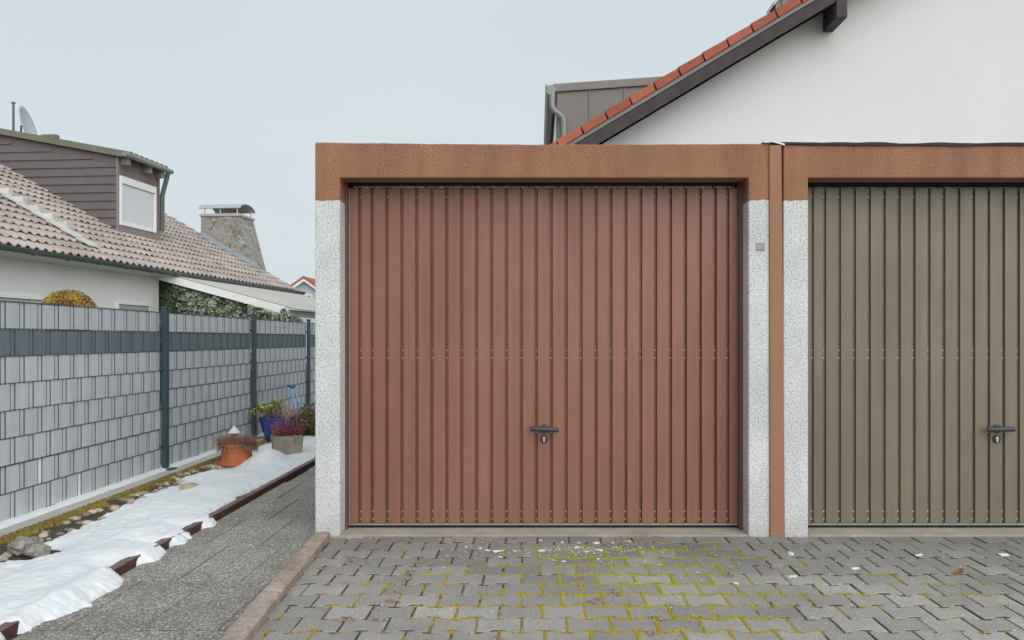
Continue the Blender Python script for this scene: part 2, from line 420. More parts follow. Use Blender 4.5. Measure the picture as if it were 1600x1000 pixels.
M['dish'] = varied('grey dish', (0.44, 0.49, 0.53, 1), 0.5, 0.06)
M['mast'] = varied('rusty mast', (0.155, 0.145, 0.125, 1), 0.7, 0.2)
M['canopy'] = varied('corrugated canopy sheet', (0.43, 0.42, 0.40, 1), 0.6, 0.08, 1.5)
M['terracotta'] = varied('terracotta', (0.43, 0.135, 0.055, 1), 0.75, 0.25, 7, 0.003, 60, fine=0.15)
M['blue_glaze'] = varied('cobalt glaze', (0.022, 0.045, 0.25, 1), 0.16, 0.35, 6, spec=0.6)
M['trough'] = varied('rough stone trough', (0.32, 0.28, 0.235, 1), 0.95, 0.25, 9, 0.014, 50, fine=0.3)
M['pebble'] = tonal('river pebbles', (0.20, 0.17, 0.13, 1), (0.58, 0.48, 0.36, 1), 0.85, 0.003, 60)
M['boulder'] = varied('grey lichened stone', (0.27, 0.255, 0.225, 1), 0.95, 0.35, 9, 0.02, 40, fine=0.35)
M['tan_stone'] = varied('tan stone', (0.40, 0.33, 0.22, 1), 0.9, 0.2, 12, 0.006, 60, fine=0.2)
M['chip'] = varied('white stone chip', (0.68, 0.66, 0.62, 1), 0.8, 0.12, 40)
M['dryleaf'] = varied('dry brown leaf', (0.30, 0.115, 0.045, 1), 0.8, 0.3, 40)
M['twig'] = tonal('dry heather litter', (0.22, 0.11, 0.09, 1), (0.50, 0.37, 0.27, 1), 0.9)
M['ivy'] = tonal('variegated ivy with painted shade', (0.016, 0.032, 0.013, 1), (0.40, 0.45, 0.33, 1), 0.5, fine=0.0)  # variegation, with leaf shadow and highlight also put into the tone range
M['ivy_dk'] = varied('ivy stems and shaded leaves', (0.030, 0.045, 0.026, 1), 0.8, 0.3, 8)
M['topiary'] = tonal('golden bronze foliage', (0.17, 0.065, 0.045, 1), (0.55, 0.38, 0.050, 1), 0.7, fine=0.0)
M['conifer'] = tonal('olive conifer foliage', (0.045, 0.045, 0.014, 1), (0.19, 0.165, 0.055, 1), 0.8, fine=0.0)
M['heather'] = tonal('pink heather', (0.20, 0.045, 0.050, 1), (0.47, 0.155, 0.165, 1), 0.8, fine=0.0)
M['heather_m'] = tonal('faded mauve heather', (0.25, 0.13, 0.13, 1), (0.52, 0.33, 0.32, 1), 0.8, fine=0.0)
M['lime'] = tonal('lime green leaves', (0.26, 0.28, 0.035, 1), (0.60, 0.62, 0.16, 1), 0.6, fine=0.0)
M['dryplant'] = tonal('dried brown plant', (0.16, 0.085, 0.060, 1), (0.40, 0.26, 0.19, 1), 0.9, fine=0.0)
M['bark'] = varied('bark', (0.10, 0.075, 0.055, 1), 0.95, 0.2, 12)
M['blue_tube'] = varied('sky blue painted tube', (0.17, 0.40, 0.62, 1), 0.4, 0.06)
M['blue_grip'] = varied('dark blue grip', (0.045, 0.11, 0.20, 1), 0.6, 0.1)
M['ceramic'] = varied('white ceramic', (0.72, 0.70, 0.66, 1), 0.4, 0.1, 20)
M['ceramic_b'] = varied('brown ceramic', (0.32, 0.16, 0.09, 1), 0.5, 0.15, 20)

# ---------------------------------------------------------------- setting: ground, yard, path, bed
mb = MB(); mb.face([(-600,-600,-0.06),(600,-600,-0.06),(600,900,-0.06),(-600,900,-0.06)])
tag(mb.build('ground', M['ground']), kind='structure')

GY = 5.21                       # garage front plane
KX = lambda y: -1.46 + (5.21 - y) * (0.113 / 1.794)     # left edge of the granite kerb
# yard bed under the pavers
mb = MB(); mb.face([(-1.36,-2,-0.0075),(8.5,-2,-0.0075),(8.5,GY+0.02,-0.0075),(-1.42,GY+0.02,-0.0075)])
tag(mb.build('yard_bedding', M['joint']), kind='structure')
# pavers: interlocking bone-shaped stones, each a bevelled solid, all one surface
PWX, PWY, DW = 0.205, 0.1705, 0.0150
joints = []
mb = MB(); rr = random.Random(3)
for r in range(-40, 60):
    yc = GY - 0.075 - r * PWY
    if yc < -1.2 or yc > GY: continue
    off = (r % 2) * PWX * 0.5 + r * 0.003 + rr.uniform(-0.004, 0.004)
    k0 = int(-1.6 / PWX) - 1
    for k in range(k0, int(8.3 / PWX)):
        x0 = k * PWX + off
        xc = x0 + PWX * 0.5
        kl = KX(yc) + 0.10
        if xc + PWX * 0.5 < kl + 0.022 or xc > 8.2: continue
        jx = rr.uniform(-0.0015, 0.0015); jy = rr.uniform(-0.0015, 0.0015); jz = rr.uniform(-0.003, 0.002)
        gx, gy = 0.0030 + rr.uniform(-0.001, 0.0016), 0.0064 + rr.uniform(-0.001, 0.0015)
        hw, hh = PWX * 0.5 - gx, PWY * 0.5 - gy
        # bone outline
        prof = [(-1.0, 1), (-0.62, 1), (-0.40, 0.35), (-0.28, -0.6), (-0.18, -1), (0.18, -1), (0.28, -0.6), (0.40, 0.35), (0.62, 1), (1.0, 1)]
        top = [(hw * a, hh + DW * b) for a, b in prof]
        bot = [(hw * a, -hh - DW * b) for a, b in prof]
        out = bot + top[::-1]
        if r == 0 or yc + hh + DW > GY:          # cut stones against the threshold
            out = [(a, min(b, GY - 0.004 - yc)) for a, b in out]
        out = [(max(a, kl + 0.004 - xc), b) for a, b in out]
        tx, ty = rr.uniform(-0.012, 0.012), rr.uniform(-0.012, 0.012)
        def ring(ins, z):
            q = []
            for a, b in out:
                sx = (1 - ins / hw); sy = (1 - ins / hh)
                q.append((xc + jx + a * sx, yc + jy + b * sy, z + jz + a * tx * 0.4 + b * ty * 0.4))
            return q
        R0, R1, R2, R3 = ring(0.0, -0.03), ring(0.0, -0.0075), ring(0.0022, -0.0028), ring(0.0070, 0.0)
        n = len(out); vs = R0 + R1 + R2 + R3
        fs = [tuple(range(3 * n, 4 * n))]
        for L_ in range(3):
            for i in range(n):
                j = (i + 1) % n; fs.append((L_*n + i, L_*n + j, (L_+1)*n + j, (L_+1)*n + i))
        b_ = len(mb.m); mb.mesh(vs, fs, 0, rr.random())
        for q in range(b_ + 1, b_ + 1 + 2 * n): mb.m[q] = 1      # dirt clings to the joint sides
        if -1.4 < xc < 4.2 and yc > 2.9:
            # joints that belong to this stone: its lower edge and its right end
            pts = [(xc + a, yc - PWY * 0.5 - DW * b) for a, b in [(PWX * 0.5 * p, q) for p, q in prof]]
            joints.append(pts); joints.append([(xc + PWX * 0.5, yc - PWY * 0.5 - DW), (xc + PWX * 0.5, yc + PWY * 0.5 + DW)])
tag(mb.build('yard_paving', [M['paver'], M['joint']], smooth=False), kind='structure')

# moss in the joints
def moss_amount(x, y):
    c = math.exp(-((x - 0.50) / 0.72) ** 2) * (1.0 if y < 4.95 else max(0, 1 - (y - 4.95) / 0.12))
    l = 0.40 * math.exp(-((x + 0.55) / 0.62) ** 2) * max(0, min(1, (4.75 - y) / 0.5))
    rgt = 0.26 * (1 if x > 0.9 else 0) * max(0, min(1, (5.0 - y) / 0.4)) * max(0.25, 1 - (x - 0.9) / 2.6)
    return max(c, l, rgt)
def tuft(mb, x, y, z, r, h, tone, rnd, n=6):
    a0 = rnd.uniform(0, 6.28)
    vs = [(x + r * rnd.uniform(.75, 1.25) * math.cos(a0 + 6.283 * i / n), y + r * rnd.uniform(.75, 1.25) * math.sin(a0 + 6.283 * i / n), z) for i in range(n)]
    vs2 = [(x + (p[0] - x) * .62, y + (p[1] - y) * .62, z + h * rnd.uniform(.6, .95)) for p in vs]
    vs3 = [(x, y, z + h)]
    fs = [(i, (i+1) % n, n + (i+1) % n, n + i) for i in range(n)] + [(n + i, n + (i+1) % n, 2*n) for i in range(n)]
    mb.mesh(vs + vs2 + vs3, fs, 0, tone)
mb = MB(); rr = random.Random(11)
for pts in joints:
    for (xa, ya), (xb, yb) in zip(pts, pts[1:]):
        ln = math.hypot(xb - xa, yb - ya); k = max(1, int(ln / 0.0048))
        wide = abs(xb - xa) < 1e-6
        for i in range(k):
            t = (i + rr.random()) / k; x = xa + (xb - xa) * t; y = ya + (yb - ya) * t
            m = moss_amount(x, y)
            nn = noise.noise(Vector((x * 2.3, y * 2.6, 3.1))) * 0.45 + noise.noise(Vector((x * 7, y * 8, 1.7))) * 0.42
            nn += noise.noise(Vector((x * 17, y * 17, 6.6))) * 0.42
            v = m * 1.25 + nn * 1.3 - 0.40
            if v < 0 : continue
            rad = min(0.0125, 0.0040 + v * 0.011) * rr.uniform(.8, 1.2) * (1.08 if wide else 0.82)
            tone = min(1, max(0, 0.66 + 0.40 * math.tanh((y - 4.25 + (x - 0.35) * 0.35) * 1.7) * 0.9 + rr.uniform(-.14, .14)))
            j = 0.0032 if wide else 0.0022
            tuft(mb, x + rr.uniform(-j, j), y + rr.uniform(-j, j), -0.013, rad, (0.0120 if wide else 0.0150) + min(.004, v * .006) + rr.uniform(-.003, .002), tone, rr)
tag(mb.build('joint_moss', M['moss'], smooth=True), 'yellow green moss growing in the joints of the paving before the garage doors', 'moss', kind='stuff')

# slab path (exposed aggregate) left of the kerb
mb = MB(); mb.face([(-2.36,-2,-0.016),(-1.2,-2,-0.016),(-1.2,24,-0.016),(-2.36,24,-0.016)])
tag(mb.build('path_bedding', M['joint']), kind='structure')
mb = MB(); rr = random.Random(5)
row = 0; y = 3.536 - 0.73 * 7
while y < 24:
    x = -2.30 - 0.35 + (row % 2) * 0.17 + (0.02 if row % 3 == 0 else 0)
    while x < -1.2:
        x0, x1 = max(x, -2.305) + 0.0035, min(x + 0.35, -1.2) - 0.0035
        if y < GY: x1 = min(x1, KX(y) + 0.03)
        if x1 - x0 > 0.03:
            z = rr.uniform(-0.0025, 0.0015)
            b = 0.004
            y0, y1 = y + 0.007, y + 0.73 - 0.007
            vs = [(x0,y0,-.04),(x1,y0,-.04),(x1,y1,-.04),(x0,y1,-.04),(x0,y0,z-b),(x1,y0,z-b),(x1,y1,z-b),(x0,y1,z-b),
                  (x0+b,y0+b,z),(x1-b,y0+b,z),(x1-b,y1-b,z),(x0+b,y1-b,z)]
            mb.mesh(vs, [(0,1,5,4),(1,2,6,5),(2,3,7,6),(3,0,4,7),(4,5,9,8),(5,6,10,9),(6,7,11,10),(7,4,8,11),(8,9,10,11)], 0, rr.random())
        x += 0.35
    y += 0.73; row += 1
tag(mb.build('path', M['agg'], smooth=False), kind='structure')

# granite kerb between path and yard: stones laid end to end
def rough_box(mb, x0, x1, y0, y1, z0, z1, amp, rnd, nx=3, ny=12, shear=0.0, bulge=0.012):
    sd_ = rnd.uniform(0, 100)
    def P(u, v, top):
        x = x0 + (x1 - x0) * u; y = y0 + (y1 - y0) * v
        e = min(u, 1 - u) * (x1 - x0); e2 = min(v, 1 - v) * (y1 - y0)
        z = z1 if top else z0
        if top: z -= max(0, bulge - e) * 0.7 + max(0, bulge - e2) * 0.5
        x += shear * (y - y0)
        k = amp * noise.noise(Vector((x * 14 + sd_, y * 14, z * 9))); k2 = amp * noise.noise(Vector((x * 14, y * 14 + sd_, 5.0)))
        return (x + k, y + (k2 if 0 < v < 1 else 0), z + (amp * noise.noise(Vector((x * 16, y * 16, sd_))) if top else 0))
    us = [0, .12, .35, .65, .88, 1]; vs_ = [i / ny for i in range(ny + 1)]
    vs_ = [0, 0.012] + vs_[1:-1] + [0.988, 1]
    nu, nv = len(us), len(vs_)
    T = [P(u, v, True) for v in vs_ for u in us]
    B = [P(u, v, False) for v in vs_ for u in us]
    fs = []
    for j in range(nv - 1):
        for i in range(nu - 1):
            a = j * nu + i; fs.append((a, a + 1, a + nu + 1, a + nu))
    o = nu * nv
    for j in range(nv - 1):
        a = j * nu; fs.append((a, a + nu, o + a + nu, o + a)); a = j * nu + nu - 1; fs.append((a + nu, a, o + a, o + a + nu))
    for i in range(nu - 1):
        fs.append((i + 1, i, o + i, o + i + 1)); a = (nv - 1) * nu + i; fs.append((a, a + 1, o + a + 1, o + a))
    mb.mesh(T + B, fs, 0, rnd.random())
rr = random.Random(21); mb = MB()
ys = [GY - 0.045, 3.95, 2.75, 1.6, 0.4, -0.8]
for a, b in zip(ys, ys[1:]):
    rough_box(mb, KX(b), KX(b) + 0.102, b + 0.006, a, -0.05, 0.045, 0.006, rr, ny=22, shear=(KX(a) - KX(b)) / (a - b))
tag(mb.build('granite_kerb', M['granite'], smooth=True), 'rough reddish granite kerb between slab path and paved yard', 'kerb')

# planting bed: soil, concrete kerb under the fence
FX = -3.62                      # fence plane
mb = MB()
nx, ny = 24, 200
vs = []; 
for j in range(ny + 1):
    for i in range(nx + 1):
        x = -3.46 + i / nx * (3.46 - 2.37); y = 1.0 + j / ny * 17
        vs.append((x, y, 0.004 + 0.012 * fbm(x * 5, y * 5) ))
mb.mesh(vs, [(j*(nx+1)+i, j*(nx+1)+i+1, (j+1)*(nx+1)+i+1, (j+1)*(nx+1)+i) for j in range(ny) for i in range(nx)])
tag(mb.build('soil_bed', M['soil'], smooth=True), kind='structure')
mb = MB()
y = 0.4
while y < 24:
    mb.box(-3.78, -3.44, y + 0.003, y + 2.38 - 0.003, -0.06, 0.045); y += 2.38
tag(mb.build('fence_kerb', M['kerb'], bevel=0.008), 'long pale concrete kerb running under the privacy fence', 'kerb')

# edging stones along the path
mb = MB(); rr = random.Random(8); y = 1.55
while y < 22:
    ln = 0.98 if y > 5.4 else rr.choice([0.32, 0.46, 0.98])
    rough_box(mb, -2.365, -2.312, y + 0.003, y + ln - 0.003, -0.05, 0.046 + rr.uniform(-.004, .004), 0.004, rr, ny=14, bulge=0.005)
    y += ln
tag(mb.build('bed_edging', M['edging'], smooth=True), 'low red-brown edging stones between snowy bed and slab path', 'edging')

# ---------------------------------------------------------------- garages
DOOR_ROWS = [297, 308, 547.5, 559.5, 799, 811]
def garage(x_left, doormat, framemat, label, doorlabel, first):
    t = thing('garage', label, 'garage', (x_left, GY, 0), 0, 'pair of concrete garages')
    W, TOP, ZL, A, B, DEP = 3.0, 2.591, 2.363, 0.164, 2.858, 0.15
    # front frame
    rnd = random.Random(31 if first else 32)
    n = 60
    topv = []
    for i in range(n + 1):
        u = i / n
        z = TOP + (0.008 if first else -0.006) * (1 - u) - 0.010 * math.sin(u * 3.1) * (1 if first else 0.5) + 0.004 * fbm(u * 22, 3 if first else 9)
        topv.append((W * u, z))
    poly = [(0, -0.04), (A, -0.04), (A, ZL), (B, ZL), (B, -0.04), (W, -0.04)] + topv[::-1]
    bm = bmesh.new()
    fr = [bm.verts.new((p[0], 0, p[1])) for p in poly]; bm.faces.new(fr)
    bk = [bm.verts.new((p[0], DEP, p[1])) for p in poly]; bm.faces.new(bk[::-1])
    for i in range(len(poly)):
        j = (i + 1) % len(poly); bm.faces.new((fr[j], fr[i], bk[i], bk[j]))
    bmesh.ops.recalc_face_normals(bm, faces=bm.faces)
    es = [e for e in bm.edges if e.calc_face_angle(0) > R(40) and not all(v.co.y > DEP - 1e-4 for v in e.verts)]
    bmesh.ops.bevel(bm, geom=es, offset=0.009, segments=3, profile=0.5, affect='EDGES', clamp_overlap=True)
    bmesh.ops.triangulate(bm, faces=[f for f in bm.faces if len(f.verts) > 4])
    me = bpy.data.meshes.new('front_frame'); bm.to_mesh(me); bm.free(); me.materials.append(M['front'])
    o = bpy.data.objects.new('front_frame', me); COL.objects.link(o); o.parent = t
    mb = MB()
    mb.box(0.004, 0.10, DEP, 5.8, -0.04, 2.45); mb.box(W - 0.10, W - 0.004, DEP, 5.8, -0.04, 2.45); mb.box(0.10, W - 0.10, 5.7, 5.8, -0.04, 2.45)
    mb.build('walls', M['garage_wall'], t)
    mb = MB(); mb.box(0.004, W - 0.004, DEP, 5.8, 2.45, 2.555); mb.build('roof', M['gravel_roof'], t)
    mb = MB()      # sloping threshold
    mb.prism([(0.004, 0.008), (0.26, 0.010), (0.26, -0.05), (0.004, -0.05)][::-1], 'x', A + 0.002, B - 0.002)
    mb.prism([(-0.055, -0.003), (0.0, 0.006), (0.0, -0.05), (-0.055, -0.05)][::-1], 'x', 0.05, A + 0.16) if first else None
    mb.build('threshold', M['thresh'], t, bevel=0.003)
    # steel door frame
    y0 = DEP + 0.002
    for fa, fb in ((A - 0.006, A + 0.016), (B - 0.026, B + 0.006)):
        mb = MB(); mb.box(fa, fb, y0 - 0.012, y0 + 0.06, 0.012, ZL + 0.02); mb.build('door_frame', framemat, t, bevel=0.002)
    mb = MB(); mb.box(A + 0.016, B - 0.026, y0 + 0.034, y0 + 0.075, ZL - 0.018, ZL + 0.06)
    mb.box(A + 0.014, B - 0.024, y0 + 0.065, y0 + 0.09, 0.004, ZL + 0.05)          # near-black sheet: shade in the gaps round the leaf, put into colour
    mb.build('frame_head_gap_shade', M['dark'], t)
    # up-and-over door leaf
    YD = 0.186; Z0, Z1 = 0.040, 2.331
    off = -1.468
    gx = [562.4] + [581.6 + 23.3 * k for k in range(24)] + [1137.0]
    gx = [(p - PX) / F * (GY + YD) - off for p in gx]
    xl, xr = (547.0 - PX) / F * (GY + YD) - off, (1151.5 - PX) / F * (GY + YD) - off
    hw, dp, sl = 0.0092, (0.030 if first else 0.019), 0.0022
    line = [(xl, YD + 0.02), (xl, YD)]
    for q in gx: line += [(q - hw - sl, YD), (q - hw, YD + dp), (q + hw, YD + dp), (q + hw + sl, YD)]
    line += [(xr, YD), (xr, YD + 0.02)]
    mb = MB()
    zs = [Z0, 0.6, 1.2, 1.8, Z1]
    for z0, z1 in zip(zs, zs[1:]):
        for (a, b), (c, d) in zip(line, line[1:]): mb.face([(a, b, z0), (c, d, z0), (c, d, z1), (a, b, z1)], 0)
    for q in gx:
        for py in DOOR_ROWS:
            z = H - (py - PY) / F * (GY + YD + dp)
            mb.lathe([(0.0054, 0.0), (0.0054, 0.002), (0.0028, 0.0042)], (q, YD + dp, z), 8, 1, 'y')
    for dx in (-0.0505, 0.0515):
        mb.lathe([(0.0054, 0.0), (0.0054, 0.002), (0.0028, 0.0042)], (1.514 + dx, YD + dp, H - (675.5 - PY) / F * (GY + YD + dp)), 8, 1, 'y')
    d = mb.build('garage_door', [doormat, M['screw']], t)
    d['label'] = doorlabel
    mb = MB(); mb.box(xl, xr, YD - 0.004, YD + 0.02, 0.031, Z0 - 0.001)
    for q in gx: mb.box(q - 0.010, q + 0.010, YD - 0.007, YD - 0.004, 0.032, Z0 + 0.005)
    mb.build('bottom_rail', M['rail'], d)
    for ea, eb in ((xl - 0.0065, xl - 0.001), (xr + 0.001, xr + 0.0065)):
        mb = MB(); mb.box(ea, eb, YD - 0.004, YD + 0.02, 0.03, Z1); mb.build('edge_trim', M['rail'], d)
    mb = MB()
    mb.box(xl + 0.025, xr - 0.02, YD - 0.003, YD + 0.016, Z1 + 0.0015, Z1 + (0.0125 if first else 0.006))
    mb.build('brush_seal', M['seal'], d)
    # handle: round rose, neck and a horizontal bar; lock barrel below
    hx, hz = 1.514, H - (670 - PY) / F * (GY + YD - .02)
    mb = MB(); mb.lathe([(0.0, 0.0), (0.029, 0.0), (0.029, 0.006), (0.022, 0.012), (0.014, 0.02), (0.012, 0.046)], (hx, YD, hz), 24, 0, 'y')
    tilt = 0.004 if first else -0.001
    bar = [(hx - 0.094, YD - 0.048, hz + tilt), (hx - 0.090, YD - 0.050, hz + tilt), (hx - 0.05, YD - 0.053, hz + tilt * .5), (hx, YD - 0.054, hz), (hx + 0.05, YD - 0.053, hz - tilt * .5), (hx + 0.090, YD - 0.050, hz - tilt), (hx + 0.094, YD - 0.048, hz - tilt)]
    mb.tube(bar, [0.008, 0.0165, 0.0175, 0.0185, 0.0175, 0.0165, 0.008], 14)
    h = mb.build('handle', M['handle'], d, smooth=True)
    lz = H - (686.2 - PY) / F * (GY + YD)
    mb = MB(); mb.lathe([(0.0, 0.0), (0.0285, 0.0), (0.0285, 0.005), (0.023, 0.010), (0.0, 0.0105)], (hx - 0.002, YD, lz), 28, 0, 'y')
    mb.lathe([(0.0085, 0.0), (0.0085, 0.013), (0.0, 0.0135)], (hx - 0.002, YD, lz + 0.0085), 16, 1, 'y')
    mb.box(hx - 0.0065, hx + 0.0025, YD - 0.013, YD - 0.002, lz - 0.018, lz + 0.004, 1)
    mb.box(hx - 0.0026, hx - 0.0014, YD - 0.0141, YD - 0.013, lz + 0.004, lz + 0.014, 2)
    mb.build('lock', [M['handle'], M['keyhole'], M['dark']], d, smooth=True)
    if first:
        mb = MB(); px0, pz0 = (1181.5 - PX) / 237.04 - off, H - (391.5 - PY) / 237.04
        mb.box(px0, px0 + 0.056, -0.005, 0.002, pz0, pz0 + 0.052)
        mb.box(px0 + 0.006, px0 + 0.05, -0.0075, -0.005, pz0 + 0.007, pz0 + 0.013)
        mb.build('wall_plate', M['plate'], t, bevel=0.001)
    else:
        mb = MB()
        for i in range(60):
            u0, u1 = i / 60, (i + 1) / 60
            f0 = lambda u: TOP - 0.012 + 0.006 * fbm(u * 9, 2.2) + 0.012 * math.exp(-u * 14)
            b0 = lambda u: 0.012 + 0.006 * fbm(u * 12, 8.1)
            xa, xb = -0.05 + (W + 0.05) * u0, -0.05 + (W + 0.05) * u1
            za, zb = f0(u0), f0(u1); ba, bb_ = b0(u0), b0(u1)
            mb.face([(xa, -0.012, za - ba * .4), (xb, -0.012, zb - bb_ * .4), (xb, -0.012, zb + bb_), (xa, -0.012, za + ba)])
            mb.face([(xa, -0.012, za + ba), (xb, -0.012, zb + bb_), (xb, 0.25, zb + .01), (xa, 0.25, za + .01)])
        mb.build('roofing_edge', M['bitumen'], t, weld=True)
    return t
garage(-1.468, M['door_red'], M['maroon'], 'concrete garage with red-brown ribbed door, white roughcast posts and brown lintel', 'red-brown vertically ribbed metal door with dark bar handle', True)
garage(-1.468 + 3.088, M['door_olive'], M['olive_frame'], 'concrete garage with olive-brown ribbed door beyond the brown cover strip', 'olive-brown vertically ribbed metal door with dark bar handle', False)
# cover strip over the gap between the garages
mb = MB()
vs = [(1.530, -0.014, -0.02), (1.628, -0.014, -0.02), (1.604, -0.014, 2.578), (1.524, -0.014, 2.578)]
vs = [(a, GY + b, c) for a, b, c in vs]
bk = [(a, GY + 0.02, c) for a, b, c in vs]
mb.mesh(vs + bk, [(0,1,2,3),(7,6,5,4),(1,0,4,5),(2,1,5,6),(3,2,6,7),(0,3,7,4)])
tag(mb.build('cover_strip', M['strip'], bevel=0.004), 'smooth brown vertical strip covering the gap between both garages', 'cover strip')
mb = MB()
ft = [(1.49, GY - 0.014, 2.600), (1.545, GY - 0.022, 2.603), (1.60, GY - 0.02, 2.588), (1.625, GY - 0.016, 2.581)]
for a, b in zip(ft, ft[1:]):
    mb.face([(a[0], a[1], a[2] - 0.010), (b[0], b[1], b[2] - 0.008), (b[0], b[1], b[2] + 0.004), (a[0], a[1], a[2] + 0.002)])
    mb.face([(a[0], a[1], a[2] + 0.002), (b[0], b[1], b[2] + 0.004), (b[0] + .01, GY + 0.16, b[2] + 0.012), (a[0], GY + 0.16, a[2] + 0.010)])
tag(mb.build('torn_foil', M['foil'], weld=True), 'scrap of torn pale foil on top of the joint between the garages', 'foil')

# ---------------------------------------------------------------- privacy fence
fence = thing('privacy_fence', 'anthracite mesh fence woven with light grey privacy strips and one dark row', 'fence', (FX, 0, 0.0))
Z_B, Z_T = 0.062, 1.557
BAY = 2.38; P1 = 7.616
posts = [P1 + BAY * k - (0.17 if k < 0 else 0) for k in range(-3, 6)]
RH = (Z_T - Z_B) / 8
rr = random.Random(17)
for k, (ya, yb) in enumerate(zip(posts, posts[1:])):
    a, b = ya + 0.045, yb - 0.045
    # wires
    mb = MB()
    nW = int((b - a) / 0.05)
    ws = [a + 0.012 + (b - a - 0.024) * i / nW for i in range(nW + 1)]
    for y in ws: mb.box(-0.0030, 0.0031, y - 0.0038, y + 0.0038, Z_B - 0.012, Z_T + 0.006)
    for r in range(9):
        z = Z_B + RH * r
        mb.box(0.0032, 0.0080, a, b, z - 0.0030, z + 0.0030); mb.box(-0.0080, -0.0032, a, b, z - 0.0030, z + 0.0030)
    pm = mb.build('wire_panel', M['wire'], fence)
    # woven strips: one object per bay, rows inside it
    ml = MB(); mdk = MB()
    for r in range(8):
        dark = (r == 6); T = mdk if dark else ml
        z0, z1 = Z_B + RH * r + 0.0042, Z_B + RH * (r + 1) - 0.0042
        odd = (r % 2 == 1)
        ph = 0 if odd else 2
        sag = rr.uniform(-0.002, 0.002)
        line = [(a, -0.005, 0)]
        i = 0
        # strip runs in front of two wires, then behind two
        while i < len(ws):
            mod = (i + ph) % 4
            y = ws[i]
            if mod == 0: line.append((y - 0.0050, 0.0037, 0)); line.append((y - 0.0012, -0.0006, 1))
            elif mod == 1: line.append((y + 0.0012, -0.0006, 1)); line.append((y + 0.0050, 0.0037, 0))
            elif mod == 2: line.append((y, 0.0040, 0))
            else: line.append((y, 0.0040, 0))
            i += 1
        line.append((b, line[-1][1], 0))
        tone = rr.random()
        for (y0, x0, c0), (y1, x1, c1) in zip(line, line[1:]):
            if y1 - y0 < 1e-5: continue
            mi = 0
            if c0 == 1 and c1 == 1: tone2 = min(1, tone * .5 + .5)
            else: tone2 = tone
            if c0 == 1 and c1 == 1 and k == 2:
                ymid = (y0 + y1) / 2; pxs = PX + FX / ymid * F
                if (r == 1 and abs(pxs - 56) < 12) or (r == 0 and abs(pxs - 118) < 10): mi = 1
            if c0 != 1 or c1 != 1: tone2 = min(1, max(0, tone * .6 + .4 * (math.sin(y0 * 91.7 + r * 13.1 + k) * .5 + .5)))
            T.face([(x0, y0, z0 + sag), (x1, y1, z0 + sag), (x1, y1, z1 + sag), (x0, y0, z1 + sag)], mi, tone2)
    s1 = ml.build('privacy_strips', [M['slat'], M['slat_wh']], pm, weld=True)
    s2 = mdk.build('privacy_strips', M['slat_dk'], pm, weld=True); s2['label'] = 'slate grey row of woven privacy strips'
for y in posts:
    mb = MB()
    mb.box(0.012, 0.055, y - 0.036, y + 0.036, 0.05, 1.595)
    mb.box(0.008, 0.060, y - 0.041, y + 0.041, 1.595, 1.612)
    mb.box(-0.045, 0.12, y - 0.06, y + 0.07, 0.046, 0.056)
    for z in (0.25, 0.62, 1.0, 1.40):
        mb.box(0.004, 0.030, y - 0.055, y + 0.055, z, z + 0.03)
    mb.build('fence_post', M['post'], fence, bevel=0.003)

# ---------------------------------------------------------------- snow
def hump(y, a, b, s=0.07): return 1 / (1 + math.exp(-(y - a) / s)) * (1 / (1 + math.exp((y - b) / s)))
def snow_R(y):
    r = -2.215 + 0.02 * math.sin(y * 3.3) + 0.05 * fbm(y * 2.1, 4.4) + 0.022 * fbm(y * 9, 2.0) + .008 * fbm(y * 31, 1.0)
    exp_ = [(4.32, 4.56, .035), (4.87, 4.95, .02), (5.24, 5.42, .035), (5.68, 30, .06), (3.44, 3.50, .02)]
    e = sum(hump(y, a, b, s) for a, b, s in exp_); e = min(1, e)
    inner = -2.372 - 0.025 * max(0, fbm(y * 3, 9.0) + 0.2) - 0.015 * abs(fbm(y * 12, 1.0)) - (0.05 * hump(y, 5.8, 6.9, .2))
    return r * (1 - e) + inner * e
def snow_L(y):
    pts = [(2, -3.10), (4.4, -3.12), (4.75, -3.14), (5.0, -3.0), (5.3, -3.16), (6.0, -3.20), (6.4, -3.26), (7.0, -3.26), (7.6, -3.27), (8.1, -3.33), (8.6, -3.36), (14, -3.40), (30, -3.4)]
    for (a, b), (c, d) in zip(pts, pts[1:]):
        if a <= y <= c:
            v = b + (d - b) * (y - a) / (c - a); break
    else: v = -3.2
    return v + 0.09 * fbm(y * 2.3, 8.8) + 0.05 * fbm(y * 7, 3.3)
